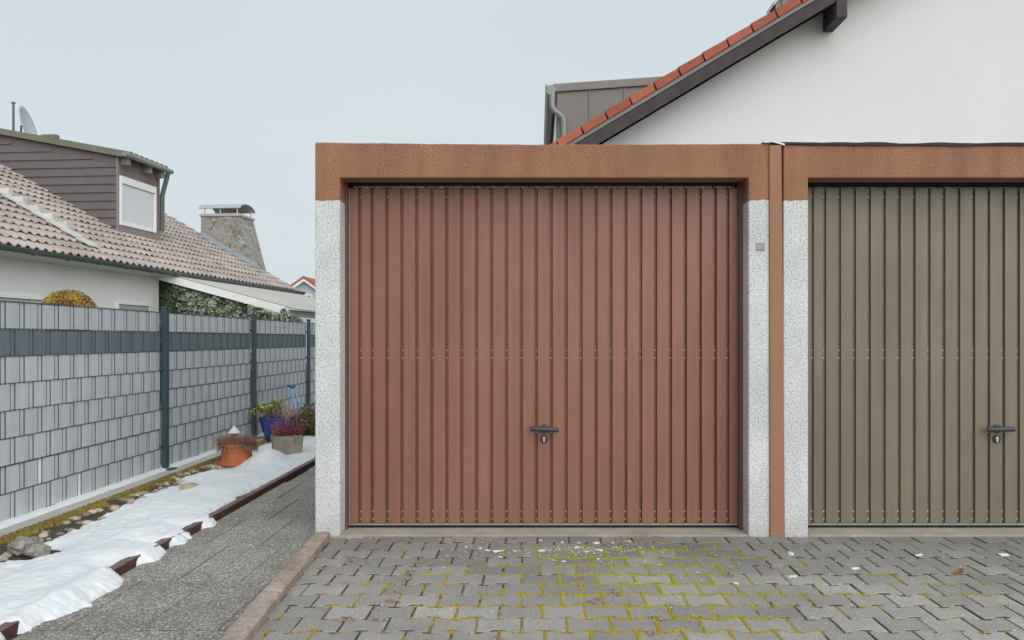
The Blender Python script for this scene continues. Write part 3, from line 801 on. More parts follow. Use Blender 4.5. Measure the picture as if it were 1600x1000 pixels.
def snow_h(x, y):
    l, r = snow_L(y), snow_R(y)
    wob = 0.075 * fbm(x * 4, y * 3, 2.2) + 0.014 * fbm(x * 12, y * 12, 5.2)
    d = min((x - l) * 0.7 + wob, (r - x) * 0.85 + wob * .25) - 0.01 + 0.010 * fbm(x * 34, y * 34, 8.2)
    # stones that stick out of the snow keep it off them
    for (sx, sy, s) in ((-2.99, 4.72, 0.11),):
        d = min(d, math.hypot((x - sx), (y - sy) * 0.8) - s)
    if d <= 0: return d * 0.5
    base = 0.034 * (1 - math.exp(-d / 0.042)) + 0.042 * (1 - math.exp(-d / 0.25))
    base += 0.020 * math.exp(-((x + 2.335) / .055) ** 2)
    base *= 1.0 + 0.15 * hump(y, 2.0, 4.5, .4) - 0.35 * hump(y, 7.4, 12.0, .3)
    base += 0.13 * math.exp(-((x + 2.78) / .16) ** 2 - ((y - 8.15) / .30) ** 2)
    base -= min(base - .006, 0.05 * math.exp(-((x + 2.75) / .25) ** 2 - ((y - 8.55) / .14) ** 2) + 0.05 * math.exp(-((x + 3.08) / .24) ** 2 - ((y - 7.82) / .14) ** 2))
    h = base + min(1, d / 0.10) * (0.020 * fbm(x * 3.0, y * 1.7, 7.1) + 0.006 * fbm(x * 8, y * 5, 1.1)) + (0.0028 * fbm(x * 26, y * 20, 2) + .0025 * fbm(x * 62, y * 62, 4)) * min(1, d / .03) * (1 + 1.2 * math.exp(-d / .05))
    return max(0.004, h)
mb = MB(); 
xs = [-3.52 + 0.0095 * i for i in range(int((3.52 - 2.08) / 0.0095))]
ysn = []; y = 2.4
while y < 15: ysn.append(y); y += 0.010 if y < 6.5 else 0.020
idx = {}; vs = []; hh_ = {}
for j, y in enumerate(ysn):
    for i, x in enumerate(xs):
        h = snow_h(x, y); hh_[(i, j)] = h
for j, y in enumerate(ysn):
    for i, x in enumerate(xs):
        near = any(hh_.get((i + a, j + b), -1) > 0 for a in (-1, 0, 1) for b in (-1, 0, 1))
        if near:
            h = hh_[(i, j)]
            idx[(i, j)] = len(vs); vs.append((x, y, h if h > 0 else -0.012))
fs = []
for j in range(len(ysn) - 1):
    for i in range(len(xs) - 1):
        q = [(i, j), (i + 1, j), (i + 1, j + 1), (i, j + 1)]
        if all(p in idx for p in q) and any(hh_[p] > 0 for p in q): fs.append(tuple(idx[p] for p in q))
mb.mesh(vs, fs)
tag(mb.build('snow', M['snow'], smooth=True), 'old white snow lying over the planting bed along the fence', 'snow', kind='stuff')
# narrow ridge of snow on the kerb beneath the fence
mb = MB(); ny = 420; prof = [(-0.055, 0.0), (-0.045, 0.018), (0.0, 0.024), (0.035, 0.020), (0.058, 0.010), (0.070, 0.0)]
vs = []
for j in range(ny + 1):
    y = 3.0 + j * (14.0 / ny)
    for (a, z) in prof:
        vs.append((FX + 0.005 + a * (1 + 0.10 * fbm(y * 3, 1.1)) , y, 0.044 + z * (1 + .3 * fbm(y * 4, a * 30))))
n = len(prof)
mb.mesh(vs, [(j*n+i, j*n+i+1, (j+1)*n+i+1, (j+1)*n+i) for j in range(ny) for i in range(n - 1)])
tag(mb.build('snow_ridge', M['snow'], smooth=True), 'thin straight ridge of snow on the kerb under the fence', 'snow', kind='stuff')
# ochre moss along the kerb
mb = MB(); rr = random.Random(23)
for i in range(5200):
    y = rr.uniform(3.4, 11.5); dx = abs(rr.gauss(0, 0.055)); x = -3.445 + dx
    if noise.noise(Vector((y * 3.1, x * 9, 4))) + 0.42 - dx * 3.2 < 0: continue
    tuft(mb, x, y, -0.004, rr.uniform(.010, .022), rr.uniform(.018, .05) * (1 - dx * 3), min(1, max(0, .5 + .6 * noise.noise(Vector((y * 2, x * 6, 1))) + rr.uniform(-.2, .2))), rr)
tag(mb.build('kerb_moss', M['moss_dk'], smooth=True), 'ochre moss cushion growing along the concrete fence kerb', 'moss', kind='stuff')

# stones
def blob(mb, r, rnd, flat=0.6, stretch=1.3, rough=0.25, sub=2, tone=0.5, ang=None):
    bm = bmesh.new(); bmesh.ops.create_icosphere(bm, subdivisions=sub, radius=1.0)
    s = rnd.uniform(0, 50); a = rnd.uniform(0, 6.28) if ang is None else ang
    vs = []
    for v in bm.verts:
        p = v.co * (1 + rough * noise.noise(v.co * 1.3 + Vector((s, s, s))) + rough * .4 * noise.noise(v.co * 3.1 + Vector((s, 0, s))))
        p = Vector((p.x * r * stretch, p.y * r, p.z * r * flat))
        vs.append((p.x * math.cos(a) - p.y * math.sin(a), p.x * math.sin(a) + p.y * math.cos(a), p.z))
    fs = [tuple(v.index for v in f.verts) for f in bm.faces]; bm.free()
    mb.mesh(vs, fs, 0, tone)
rr = random.Random(41)
cands = [];
for i in range(110):
    y = rr.uniform(4.5, 8.3); x = rr.uniform(-3.36, -3.12) - (0.05 if y > 6.5 else 0)
    cands.append((x, y, rr.uniform(.016, .036)))
for (x, y, r) in cands:
    hb = max(0, snow_h(x, y))
    if hb > 0.03: continue
    mb = MB(); blob(mb, r, rr, 0.62, rr.uniform(1.1, 1.6), 0.22, 2, rr.random())
    tag(mb.build('pebble', M['pebble'], smooth=True, loc=(x, y, r * .3)), 'small tan and grey pebble in the strip between fence kerb and snow', 'pebble', 'pebbles along the fence kerb')
mb = MB(); blob(mb, 0.085, rr, 0.62, 1.0, 0.45, 4, ang=2.0)
tag(mb.build('fieldstone', M['boulder'], smooth=True, loc=(-3.085, 4.77, .05)), 'rounded dark grey fieldstone at the edge of the snow near the fence', 'stone')
mb = MB(); blob(mb, 0.062, rr, 0.7, 2.1, 0.40, 4, ang=-0.75)
tag(mb.build('fieldstone', M['boulder'], smooth=True, loc=(-2.955, 4.66, .055)), 'long grey lichened fieldstone poking out of the snow', 'stone')
mb = MB(); blob(mb, 0.055, rr, 0.5, 1.5, 0.2, 3, ang=0.6)
tag(mb.build('fieldstone', M['tan_stone'], smooth=True, loc=(-2.92, 6.62, snow_h(-2.92, 6.62) + .004)), 'single tan stone lying in the middle of the snow', 'stone')

# ---------------------------------------------------------------- litter on the paving
rr = random.Random(51)
def chip_mesh(r):
    mb = MB(); blob(mb, r, rr, 0.35, rr.uniform(1.2, 1.9), 0.45, 1, rr.random()); return mb
spots = [(728,855),(750,857.5),(761,860.5),(776,862),(785,861),(804,861.5),(781,871),(846,861),(932,849),(936,860.5),(864,876),(880,878),(901,856),(957,849),(844,845),(878,848),(934,874),(983,847),(905,849),(916,863),(1238,902),(1236,866),(1336,889),(1567,867),(1150,912),(1436,868)]
for px, py in spots:
    Y = H * F / (py - PY); c = at(px, py, Y)
    big = 0.021 if px > 1200 or px in (776, 936, 932) else rr.uniform(.009, .016)
    tag(chip_mesh(big).build('stone_chip', M['chip'], loc=(c.x, c.y, 0.003)), 'small white stone chip lying loose on the paving', 'stone chip', 'white chips on the paving')
mb = MB()
for i in range(300):
    px = rr.gauss(905, 70); py = 853 + abs(rr.gauss(0, 11))
    if rr.random() < .3: px, py = rr.uniform(520, 1600), rr.uniform(842, 990)
    Y = H * F / (py - PY); c = at(px, py, Y)
    if c.y > 5.19: continue
    r = rr.uniform(.0022, .0065)
    b0 = len(mb.v); m2 = MB(); blob(m2, r, rr, .4, 1.4, .4, 1)
    mb.mesh([(v[0] + c.x, v[1] + c.y, v[2] + .001) for v in m2.v], m2.f)
tag(mb.build('grit', M['chip']), 'fine white grit scattered on the paving before the red-brown door', 'grit', kind='stuff')
# dry litter
mb = MB()
cl = [(700,845,14,4),(757,850,9,4),(778,851,9,7),(800,842,8,2),(948,853,14,4),(975,848,22,5),(1005,840,18,2),(985,841,30,2),(930,881,24,6),(1115,867,14,4),(640,894,12,3),(555,880,16,5),(548,871,10,4),(503,889,9,3),(608,928,12,6),(540,970,14,4),(612,940,10,3),(640,905,8,2),(930,940,16,4),(960,930,10,5),(905,905,10,3),(1020,990,8,4),(1030,968,10,3),(590,970,12,3),(595,842,18,1.5),(780,1000,10,3),(1140,900,8,3),(1200,887,8,3)]
for (px, py, sx, sy) in cl:
    for i in range(int(6 + sx * 1.3)):
        x_, y_ = rr.gauss(px, sx * .55), rr.gauss(py, sy * .5)
        if y_ < 839: continue
        Y = H * F / (y_ - PY); c = at(x_, y_, Y)
        a = rr.uniform(0, 6.28); l = rr.uniform(.004, .014); wd = rr.uniform(.0008, .0020)
        dx, dy = math.cos(a) * l, math.sin(a) * l; nx_, ny_ = -math.sin(a) * wd, math.cos(a) * wd
        z = .003; z2 = z + rr.uniform(.001, .008)
        mb.mesh([(c.x - dx - nx_, c.y - dy - ny_, z), (c.x + dx - nx_, c.y + dy - ny_, z), (c.x + dx + nx_, c.y + dy + ny_, z), (c.x - dx + nx_, c.y - dy + ny_, z), (c.x, c.y, z2 + .002)],
                [(0,1,4),(1,2,4),(2,3,4),(3,0,4)], 0, rr.random())
tag(mb.build('plant_litter', M['twig']), 'dry reddish heather litter and twigs blown over the paving', 'litter', kind='stuff')
# curled brown leaf
c = at(1498, 897, H * F / (897 - PY))
mb = MB(); vs = []; 
for j in range(7):
    for i in range(5):
        u, v = i / 4 - .5, j / 6 - .5
        wd = 0.022 * math.cos(v * 2.9) * (1 + .35 * math.cos(v * 19))
        vs.append((v * 0.062, u * 2 * wd, 0.003 + 0.012 * abs(u * 2) ** 1.5 * (1 + v) + .008 * (v + .5) ** 2))
mb.mesh(vs, [(j*5+i, j*5+i+1, (j+1)*5+i+1, (j+1)*5+i) for j in range(6) for i in range(4)])
tag(mb.build('fallen_leaf', M['dryleaf'], smooth=True, loc=(c.x, c.y, 0.001), rotz=0.5), 'curled orange-brown leaf lying on the paving before the olive door', 'leaf')

# ---------------------------------------------------------------- plants and pots
def leaf_cloud(mb, n, pos, size, rnd, tone, elong=1.6, up=0.0):
    for i in range(n):
        p, nrm = pos(rnd)
        d = Vector((rnd.gauss(0, 1), rnd.gauss(0, 1), rnd.gauss(0, 1) + up)).normalized()
        nn = (Vector(nrm) + Vector((rnd.gauss(0, .5), rnd.gauss(0, .5), rnd.gauss(0, .5)))).normalized()
        d = (d - nn * d.dot(nn)).normalized(); s = d.cross(nn)
        l = size * rnd.uniform(.6, 1.3); wd = l / elong * .5
        p = Vector(p)
        mb.face([p - d * l * .5, p + s * wd + d * l * .05, p + d * l * .5, p - s * wd + d * l * .05], 0, tone(p, rnd))
def sphere_pos(c, rx, ry, rz, lo=0.75, hi=1.02, lump=0.12):
    c = Vector(c)
    def f(rnd):
        d = Vector((rnd.gauss(0,1), rnd.gauss(0,1), rnd.gauss(0,1))).normalized()
        k = rnd.uniform(lo, hi) * (1 + lump * noise.noise(d * 2.6 + c))
        return c + Vector((d.x*rx*k, d.y*ry*k, d.z*rz*k)), d
    return f
# clipped golden bush behind the fence
rr = random.Random(61)
bx = at(107, 466, 8.15); t = thing('topiary_bush', 'clipped round golden-bronze bush whose top rises over the fence', 'bush', (bx.x, bx.y, -0.05))
mb = MB(); cz = 1.60
nt_ = lambda p, r: min(1, max(0, .34 + 1.1 * noise.noise(p * 5.5) + r.uniform(-.4, .4)))
leaf_cloud(mb, 15000, sphere_pos((0, 0, cz), .27, .27, .265, .80, 1.0, .05), .019, rr, nt_)
m2 = MB(); blob(m2, .20, rr, 1.0, 1.0, .05, 3, 0.1); mb.mesh([(p[0], p[1], p[2] + cz) for p in m2.v], m2.f, 0, 0.0)
mb.build('foliage', M['topiary'], t)
mb = MB(); mb.tube([(0,0,0),(.01,0,.6),(0,0,cz)], [.022,.018,.012], 8); mb.build('stem', M['bark'], t)
# dark conifer mound by the fence
cx = at(482, 655, 10.5); t = thing('conifer_bush', 'low dark olive conifer bush beside the blue flower pot', 'bush', (cx.x + .02, 10.5, 0))
mb = MB(); nt2 = lambda p, r: min(1, max(0, .45 + .7 * noise.noise(p * 7) + r.uniform(-.3, .3)))
leaf_cloud(mb, 2600, sphere_pos((0, 0, .20), .24, .24, .25, .5, 1.05, .25), .040, rr, nt2, 3.0, .8)
leaf_cloud(mb, 1200, sphere_pos((.14, -.12, .12), .19, .19, .17, .5, 1.05, .25), .040, rr, nt2, 3.0, .8)
mb.build('foliage', M['conifer'], t)
mb = MB(); mb.tube([(0,0,-.02),(0,0,.2)], [.02,.01], 8); mb.build('stem', M['bark'], t)

def strands(mb, n, base, out, rnd, tone, w_=.0035, seg=4):
    for i in range(n):
        p = Vector(base(rnd)); d = Vector(out(rnd, p)); a = rnd.uniform(0, 3.14); s = Vector((math.cos(a), math.sin(a), 0))
        pts = []; q = p.copy(); tn = tone(p, rnd)
        for k in range(seg + 1):
            pts.append(q.copy()); q = q + d / seg; d = d + Vector((rnd.gauss(0, .12), rnd.gauss(0, .12), rnd.gauss(0, .08))) * d.length
        for k in range(seg):
            w0 = w_ * (1 - k / (seg + 1)); w1 = w_ * (1 - (k + 1) / (seg + 1))
            mb.face([pts[k] - s * w0, pts[k] + s * w0, pts[k+1] + s * w1, pts[k+1] - s * w1], 0, tn)
def spikes(mb, n, base, out, rnd, tone, size=.012, per=16):
    """heather spikes: a stalk clothed in tiny leaves"""
    for i in range(n):
        p = Vector(base(rnd)); d = Vector(out(rnd, p)); tn = tone(p, rnd)
        for k in range(per):
            u = k / per; c = p + d * u
            for q in range(2):
                e = Vector((rnd.gauss(0,1), rnd.gauss(0,1), rnd.gauss(.4,1))).normalized() * size * (1.1 - .6 * u)
                s = e.cross(d).normalized() * size * .4
                mb.face([c, c + e * .6 + s, c + e * 1.2, c + e * .6 - s], 0, min(1, max(0, tn + rnd.uniform(-.25, .25))))
disc = lambda r, z: (lambda rnd: (lambda a, q: (q * math.cos(a), q * math.sin(a), z))(rnd.uniform(0, 6.283), r * math.sqrt(rnd.random())))

# terracotta pot
tp = at(370, 724, 8.1)
t = thing('terracotta_pot', 'orange terracotta pot with wide foot holding a dried brown plant', 'flower pot', (tp.x, 8.1, 0.02)); t.scale = (.92, .92, .82)
mb = MB(); mb.lathe([(.20,.0),(.215,.012),(.215,.035),(.20,.045),(.175,.06),(.163,.10),(.158,.15),(.155,.20),(.156,.225),(.172,.232),(.174,.262),(.165,.27),(.150,.268),(.146,.225),(.0,.222)], (0,0,0), 40)
mb.build('pot', M['terracotta'], t, smooth=True)
mb = MB(); dt = lambda p, r: r.random()
strands(mb, 2600, disc(.155, .22), lambda r, p: (p.x * r.uniform(.1, .75) + r.gauss(0, .025), p.y * r.uniform(.0, .3) + r.gauss(0, .02), r.uniform(.05, .14)), rr, dt, .004)
strands(mb, 700, lambda rnd: (lambda a: (.168 * math.cos(a) * (1 if rnd.random() < .6 else -1), .165 * math.sin(a), .27))(rnd.gauss(0, .55)), lambda r, p: (p.x * r.uniform(.1, .38), p.y * r.uniform(.1, .4), r.uniform(-.13, .03)), rr, dt, .004)
mb.build('dried_plant', M['dryplant'], t)
# figurine behind the pot
fp = at(366, 690, 8.42)
t = thing('garden_figurine', 'small white figurine with broad cap standing behind the terracotta pot', 'figurine', (fp.x, 8.42, 0.0)); t.scale = (1.12, 1.12, 0.97)
mb = MB(); mb.lathe([(.05,.0),(.052,.10),(.046,.20),(.052,.225),(.05,.25),(.032,.272)], (0,0,0), 20); mb.build('body', M['ceramic'], t, smooth=True)
mb = MB(); mb.lathe([(.028,.268),(.034,.285),(.034,.302),(.026,.315)], (0,0,0), 18); mb.build('head', M['ceramic_b'], t, smooth=True)
mb = MB(); mb.lathe([(.02,.308),(.056,.308),(.058,.318),(.040,.332),(.036,.352),(.018,.368),(.016,.382),(.0,.388)], (0,0,0), 20); mb.build('cap', M['ceramic'], t, smooth=True)
# blue pot
bp = at(433, 690, 10.0)
t = thing('blue_pot', 'glossy cobalt blue pot with lime green leaves and mauve heather', 'flower pot', (bp.x, 10.0, 0.0))
mb = MB(); mb.lathe([(.0,.0),(.125,.0),(.135,.01),(.16,.10),(.19,.20),(.212,.275),(.222,.285),(.226,.31),(.215,.318),(.20,.314),(.195,.28),(.0,.275)], (0,0,0), 40)
mb.build('pot', M['blue_glaze'], t, smooth=True)
mb = MB(); spikes(mb, 90, lambda r: (r.uniform(-.06, .20), r.uniform(-.17, .12), .28), lambda r, p: (p.x * r.uniform(0, .7) + r.gauss(0, .03), p.y * r.uniform(0, .4), r.uniform(.10, .19)), rr, lambda p, r: min(1, max(0, (p.x + .06) / .24 + r.uniform(-.2, .2))), .018)
mb.build('heather', M['heather_m'], t)
mb = MB()
for i in range(75):
    c = Vector((rr.uniform(-.27, .06), rr.uniform(-.15, .10), rr.uniform(.36, .44) + (.05 if rr.random() < .4 else 0)))
    if c.x > -.06: c.z += .06
    for q in range(9):
        a = rr.uniform(0, 6.28); e = Vector((math.cos(a), math.sin(a), rr.uniform(.0, .7))).normalized() * rr.uniform(.03, .05); s = e.cross(Vector((0,0,1))).normalized() * .012
        mb.face([c, c + e * .55 + s, c + e, c + e * .55 - s], 0, rr.random())
    mb.face([c + Vector((.003,0,0)), c - Vector((.003,0,0)), Vector((c.x * .4 - .003, c.y * .4, .27)), Vector((c.x * .4 + .003, c.y * .4, .27))], 0, .1)
mb.build('leafy_shoots', M['lime'], t)
# stone trough
st = at(448, 712, 8.8)
t = thing('stone_trough', 'rough tapered stone trough planted with pink heather', 'planter', (st.x, 8.8, 0.0), R(24))
mb = MB(); 
def quad_ring(hx, hy, z): return [(-hx,-hy,z),(hx,-hy,z),(hx,hy,z),(-hx,hy,z)]
bm = bmesh.new()
rings = [quad_ring(.135,.125,0.0), quad_ring(.165,.155,.235), quad_ring(.125,.115,.235), quad_ring(.12,.11,.19)]
rv = [[bm.verts.new(p) for p in q] for q in rings]
bm.faces.new(rv[0][::-1]); bm.faces.new(rv[3])
for A_, B_ in zip(rv, rv[1:]):
    for i in range(4): bm.faces.new((A_[i], A_[(i+1) % 4], B_[(i+1) % 4], B_[i]))
bmesh.ops.recalc_face_normals(bm, faces=bm.faces)
bmesh.ops.bevel(bm, geom=list(bm.edges), offset=.012, segments=2, affect='EDGES', clamp_overlap=True)
bmesh.ops.subdivide_edges(bm, edges=list(bm.edges), cuts=3, use_grid_fill=True)
for v in bm.verts: v.co += Vector((noise.noise(v.co * 13), noise.noise(v.co * 13 + Vector((9,0,0))), noise.noise(v.co * 13 + Vector((0,9,0))))) * .011
me = bpy.data.meshes.new('trough'); bm.to_mesh(me); bm.free(); me.materials.append(M['trough'])
o = bpy.data.objects.new('trough', me); COL.objects.link(o); o.parent = t
mb = MB(); spikes(mb, 130, lambda r: (r.uniform(-.12, .13), r.uniform(-.11, .11), .19), lambda r, p: (p.x * r.uniform(.1, .7) + r.gauss(0, .02), p.y * r.uniform(.1, .6), r.uniform(.12, .235)), rr, lambda p, r: r.random(), .016, 18)
mb.build('heather', M['heather'], t)
# blue tool leaning on the fence
b0 = Vector((at(472, 680, 10.9).x, 10.9, 0.02)); tl = at(455, 605, 11.3)
t = thing('garden_tool', 'light blue twin-rail tool handle with dark grip leaning on the fence', 'garden tool', (b0.x, b0.y, 0))
top = tl - Vector((b0.x, b0.y, 0))
mb = MB()
for s in (0, 1):
    q = Vector((.0, .0, .02)) if s == 0 else Vector((.075, -.02, .02)); e = top + Vector((-.02 if s == 0 else .045, 0, 0))
    mb.tube([q, (q + e) * .5 + Vector((0,0,.01)), e], .0125, 10)
mb.build('rails', M['blue_tube'], t, smooth=True)
mb = MB(); mb.tube([top + Vector((-.055, 0, .03)), top + Vector((-.02, 0, .012)), top + Vector((.04, 0, .0)), top + Vector((.06, 0, -.02))], [.012,.022,.024,.012], 12); mb.build('grip', M['blue_grip'], t, smooth=True)
mb = MB(); mb.box(-.10, .22, -.03, -.005, .0, .16); mb.build('blade', M['blue_grip'], t, bevel=.004)

# ---------------------------------------------------------------- white house on the right, behind the garages
VY, WY = 11.38, 11.95           # verge plane and gable wall plane
SL = 0.598; X0, Z0 = 0.23, 4.125
zr = lambda x: Z0 + SL * (x - X0)          # upper edge of the verge tiles
RX = 8.2; EX = -0.75
hs = thing('white_house', 'white gabled house with orange-red verge tiles rising behind the garages', 'house', (5.5, WY, -0.05))
LO = Vector((5.5, WY, -0.05))
def loc(mb): 
    mb.v = [(p[0] - LO.x, p[1] - LO.y, p[2] - LO.z) for p in mb.v]; return mb
mb = MB()
mb.prism([(-0.15, -0.05), (2*RX + 0.15, -0.05), (2*RX + 0.15, zr(-0.15) - 0.32), (RX, zr(RX) - 0.32), (-0.15, zr(-0.15) - 0.32)], 'y', WY, 23.0)
loc(mb).build('wall', M['stucco'], hs, weld=True)
cs, sn = math.cos(math.atan(SL)), math.sin(math.atan(SL))
def slope_strip(mb, xa, xb, d0, d1, y0, y1, m=0):   # band below the tile line, d = vertical drop; mirrored at the ridge
    for s in (0, 1):
        q = [(xa, zr(xa) - d1), (xb, zr(xb) - d1), (xb, zr(xb) - d0), (xa, zr(xa) - d0)]
        if s: q = [(2*RX - a, b) for a, b in q][::-1]
        mb.prism(q, 'y', y0, y1, m)
mb = MB(); slope_strip(mb, EX, RX, 0.055, 0.135, VY + 0.27, 23.5); rf = loc(mb).build('roof', M['tile_red'], hs, weld=True)
# verge tiles: each overlaps the one below it
mb = MB(); rr = random.Random(71)
step = 0.350
x = EX
while x < RX - 0.05:
    xa, xb = x - 0.030, min(x + step, RX)
    la, lb = 0.026, 0.0
    for s in (0, 1):
        q = [(xa + .055, zr(xa) - 0.118 + la), (xb + .0, zr(xb) - 0.118 + lb - .002), (xb - .04, zr(xb) - 0.004 + lb - .012), (xa, zr(xa) + la - .002)]
        if s: q = [(2*RX - a, b) for a, b in q][::-1]
        mb.prism(q, 'y', VY + rr.uniform(-.003, .003), VY + 0.265, 0, rr.random())
    x += step
loc(mb).build('verge_tiles', M['tile_red'], hs, bevel=0.006)
mb = MB(); slope_strip(mb, EX, RX, 0.125, 0.185, VY + 0.028, VY + 0.26); loc(mb).build('verge_trim', M['zinc'], hs)
mb = MB(); slope_strip(mb, EX, RX, 0.187, 0.385, VY + 0.045, VY + 0.085); loc(mb).build('barge_board', M['barge'], hs)
mb = MB(); slope_strip(mb, EX, RX, 0.215, 0.245, VY + 0.087, WY - 0.002); loc(mb).build('soffit', M['barge'], hs)
for xb_ in (at(1307, 0, VY).x, at(1307, 0, VY).x):
    pass
bxl = at(1307, 27, VY + .02); 
mb = MB(); mb.box(bxl.x, bxl.x + 0.158, VY + 0.02, WY - 0.002, bxl.z, zr(bxl.x) - 0.25); loc(mb).build('purlin_end', M['barge'], hs, bevel=0.008)
mb = MB(); xm = 2*RX - bxl.x; mb.box(xm - 0.158, xm, VY + 0.02, WY - 0.002, bxl.z, zr(bxl.x) - 0.25); loc(mb).build('purlin_end', M['barge'], hs, bevel=0.008)
# zinc dormer
DY = 15.0; dl = at(870, 140, DY).x; ztop = at(867, 132, DY).z; ds = (at(1040, 120, DY).z - ztop) / (at(1040, 120, DY).x - at(867, 132, DY).x)
dr = 3.9
zt = lambda x: ztop + ds * (x - at(867, 132, DY).x)
mb = MB()
mb.prism([(dl, zr(dl) - 0.2), (dr, zr(dr) - .2), (dr, zt(dr) - 0.06), (dl, zt(dl) - 0.06)], 'y', DY, DY + 5.2)
xs_ = dl + 0.62
while xs_ < dr: mb.box(xs_ - 0.012, xs_ + 0.012, DY - 0.022, DY, zr(xs_) - .1, zt(xs_) - 0.13); xs_ += 0.66
dm = loc(mb).build('dormer', M['zinc_dk'], hs)
mb = MB(); mb.prism([(dl - 0.07, zt(dl - 0.07) - 0.15), (dr, zt(dr) - 0.15), (dr, zt(dr)), (dl - 0.07, zt(dl - 0.07))], 'y', DY - 0.045, DY + 5.25); loc(mb).build('dormer_roof', M['zinc'], dm, bevel=.006)
gz = zt(dl) - 0.13
mb = MB(); mb.tube([(dl - 0.115, DY - .12, gz - .01), (dl - 0.115, DY + 5.3, gz - .01)], 0.092, 18)
mb.box(dl - 0.215, dl - 0.185, DY - 0.12, DY + 5.3, gz + 0.05, gz + 0.10)
loc(mb).build('gutter', M['gutter_l'], dm, smooth=True)
mb = MB()
p0 = Vector((dl - 0.085, DY - 0.06, gz - 0.10))
mb.tube([p0 + Vector((0, 0, .08)), p0 + Vector((0, -0.02, -0.12))], [.062, .055], 14)
mb.tube([p0 + Vector((0, -0.02, -0.12)), p0 + Vector((.0, -0.03, -.22)), p0 + Vector((.04, -0.035, -.30)), p0 + Vector((.12, -0.04, -.36)), p0 + Vector((.19, -0.045, -.42)), p0 + Vector((.215, -0.05, -.50)), p0 + Vector((.215, -0.05, -1.6))], .052, 14)
loc(mb).build('downpipe', M['gutter_l'], dm, smooth=True)
mb = MB()
for k in range(5): mb.box(dl - 0.012, dl - 0.003, DY + 0.3 + k * .95, DY + 0.36 + k * .95, zr(dl), gz - 0.12)
mb.box(dl - 0.010, dl - 0.004, DY + .36, DY + 4.1, zr(dl) + .1, gz - .2)
loc(mb).build('dormer_window', M['white_frame'], dm)
# second clad dormer further up the roof
c0 = at(1212, 14, 15.6)
mb = MB(); mb.prism([(c0.x, zr(c0.x) - .1), (c0.x + .9, zr(c0.x + .9) - .1), (c0.x + .9, c0.z + .9), (c0.x + .30, c0.z + .42), (c0.x, c0.z + 0.10)], 'y', 15.6, 16.0)
for q in (0.12, 0.27, .43): mb.box(c0.x + q, c0.x + q + .03, 15.57, 15.6, zr(c0.x + q), c0.z + .25)
d2 = loc(mb).build('clad_chimney', M['zinc'], hs)
mb = MB(); mb.prism([(c0.x - .05, c0.z + 0.05), (c0.x + .30, c0.z + .42), (c0.x + .30, c0.z + .52), (c0.x - .05, c0.z + 0.13)], 'y', 15.55, 16.05); loc(mb).build('chimney_cover', M['flash'], d2)

# ---------------------------------------------------------------- tiled house on the left, beyond the fence
E0 = Vector((-8.12, 11.94, 0.0)); YAW = -math.atan2(0.0847, 0.9964)
hl = thing('tiled_house', 'white house with pale tiled roof, boarded dormer and stone chimney beyond the fence', 'house', (E0.x, E0.y, -0.05), YAW)
D = Vector((0.0847, 0.9964, 0)); U = Vector((0.9964, -0.0847, 0))
ZE = 2.80; TP = 0.563             # eave height and pitch, z measured in house space (ground -0.05)
def ray(px, py): return Vector(((px - PX) / F, 1.0, -(py - PY) / F))
CAM = Vector((0, 0, H))
def toL(p):
    q = p - Vector((E0.x, E0.y, -0.05)); return Vector((q.dot(U), q.dot(D), q.z))
oL = toL(CAM)
def rayL(px, py):
    r = ray(px, py); return Vector((r.dot(U), r.dot(D), r.z))
def on_roof(px, py, lift=0.0):     # roof plane: z = ZE + lift - TP*u  (u <= 0 up the slope)
    r = rayL(px, py); k = (ZE + lift - TP * oL.x - oL.z) / (r.z + TP * r.x); return oL + r * k
def on_u(px, py, u): r = rayL(px, py); return oL + r * ((u - oL.x) / r.x)
def on_s(px, py, s): r = rayL(px, py); return oL + r * ((s - oL.y) / r.y)
wl = -0.30
S_C = on_u(248, 450, wl).y      # corner where the wall stops at the terrace
S_END = on_roof(460, 450).y        # far verge
S_N = -7.0
RU = -6.3                          # ridge position
mb = MB()
mb.box(2*RU - wl, wl, S_N + .3, S_C, 0.0, ZE - 0.115); mb.box(2*RU - wl, -3.4, S_C, S_END - 0.35, 0.0, ZE - 0.25)
for s in (S_N + .3, S_END - 0.55):
    mb.prism([(2*RU - wl, ZE - .25), (wl, ZE - .25), (wl, ZE + TP * -wl - .18), (RU, ZE - TP * RU - .18), (2*RU - wl, ZE + TP * -wl - .18)], 'y', s, s + .2)
mb.build('wall', M['stucco_l'], hl)
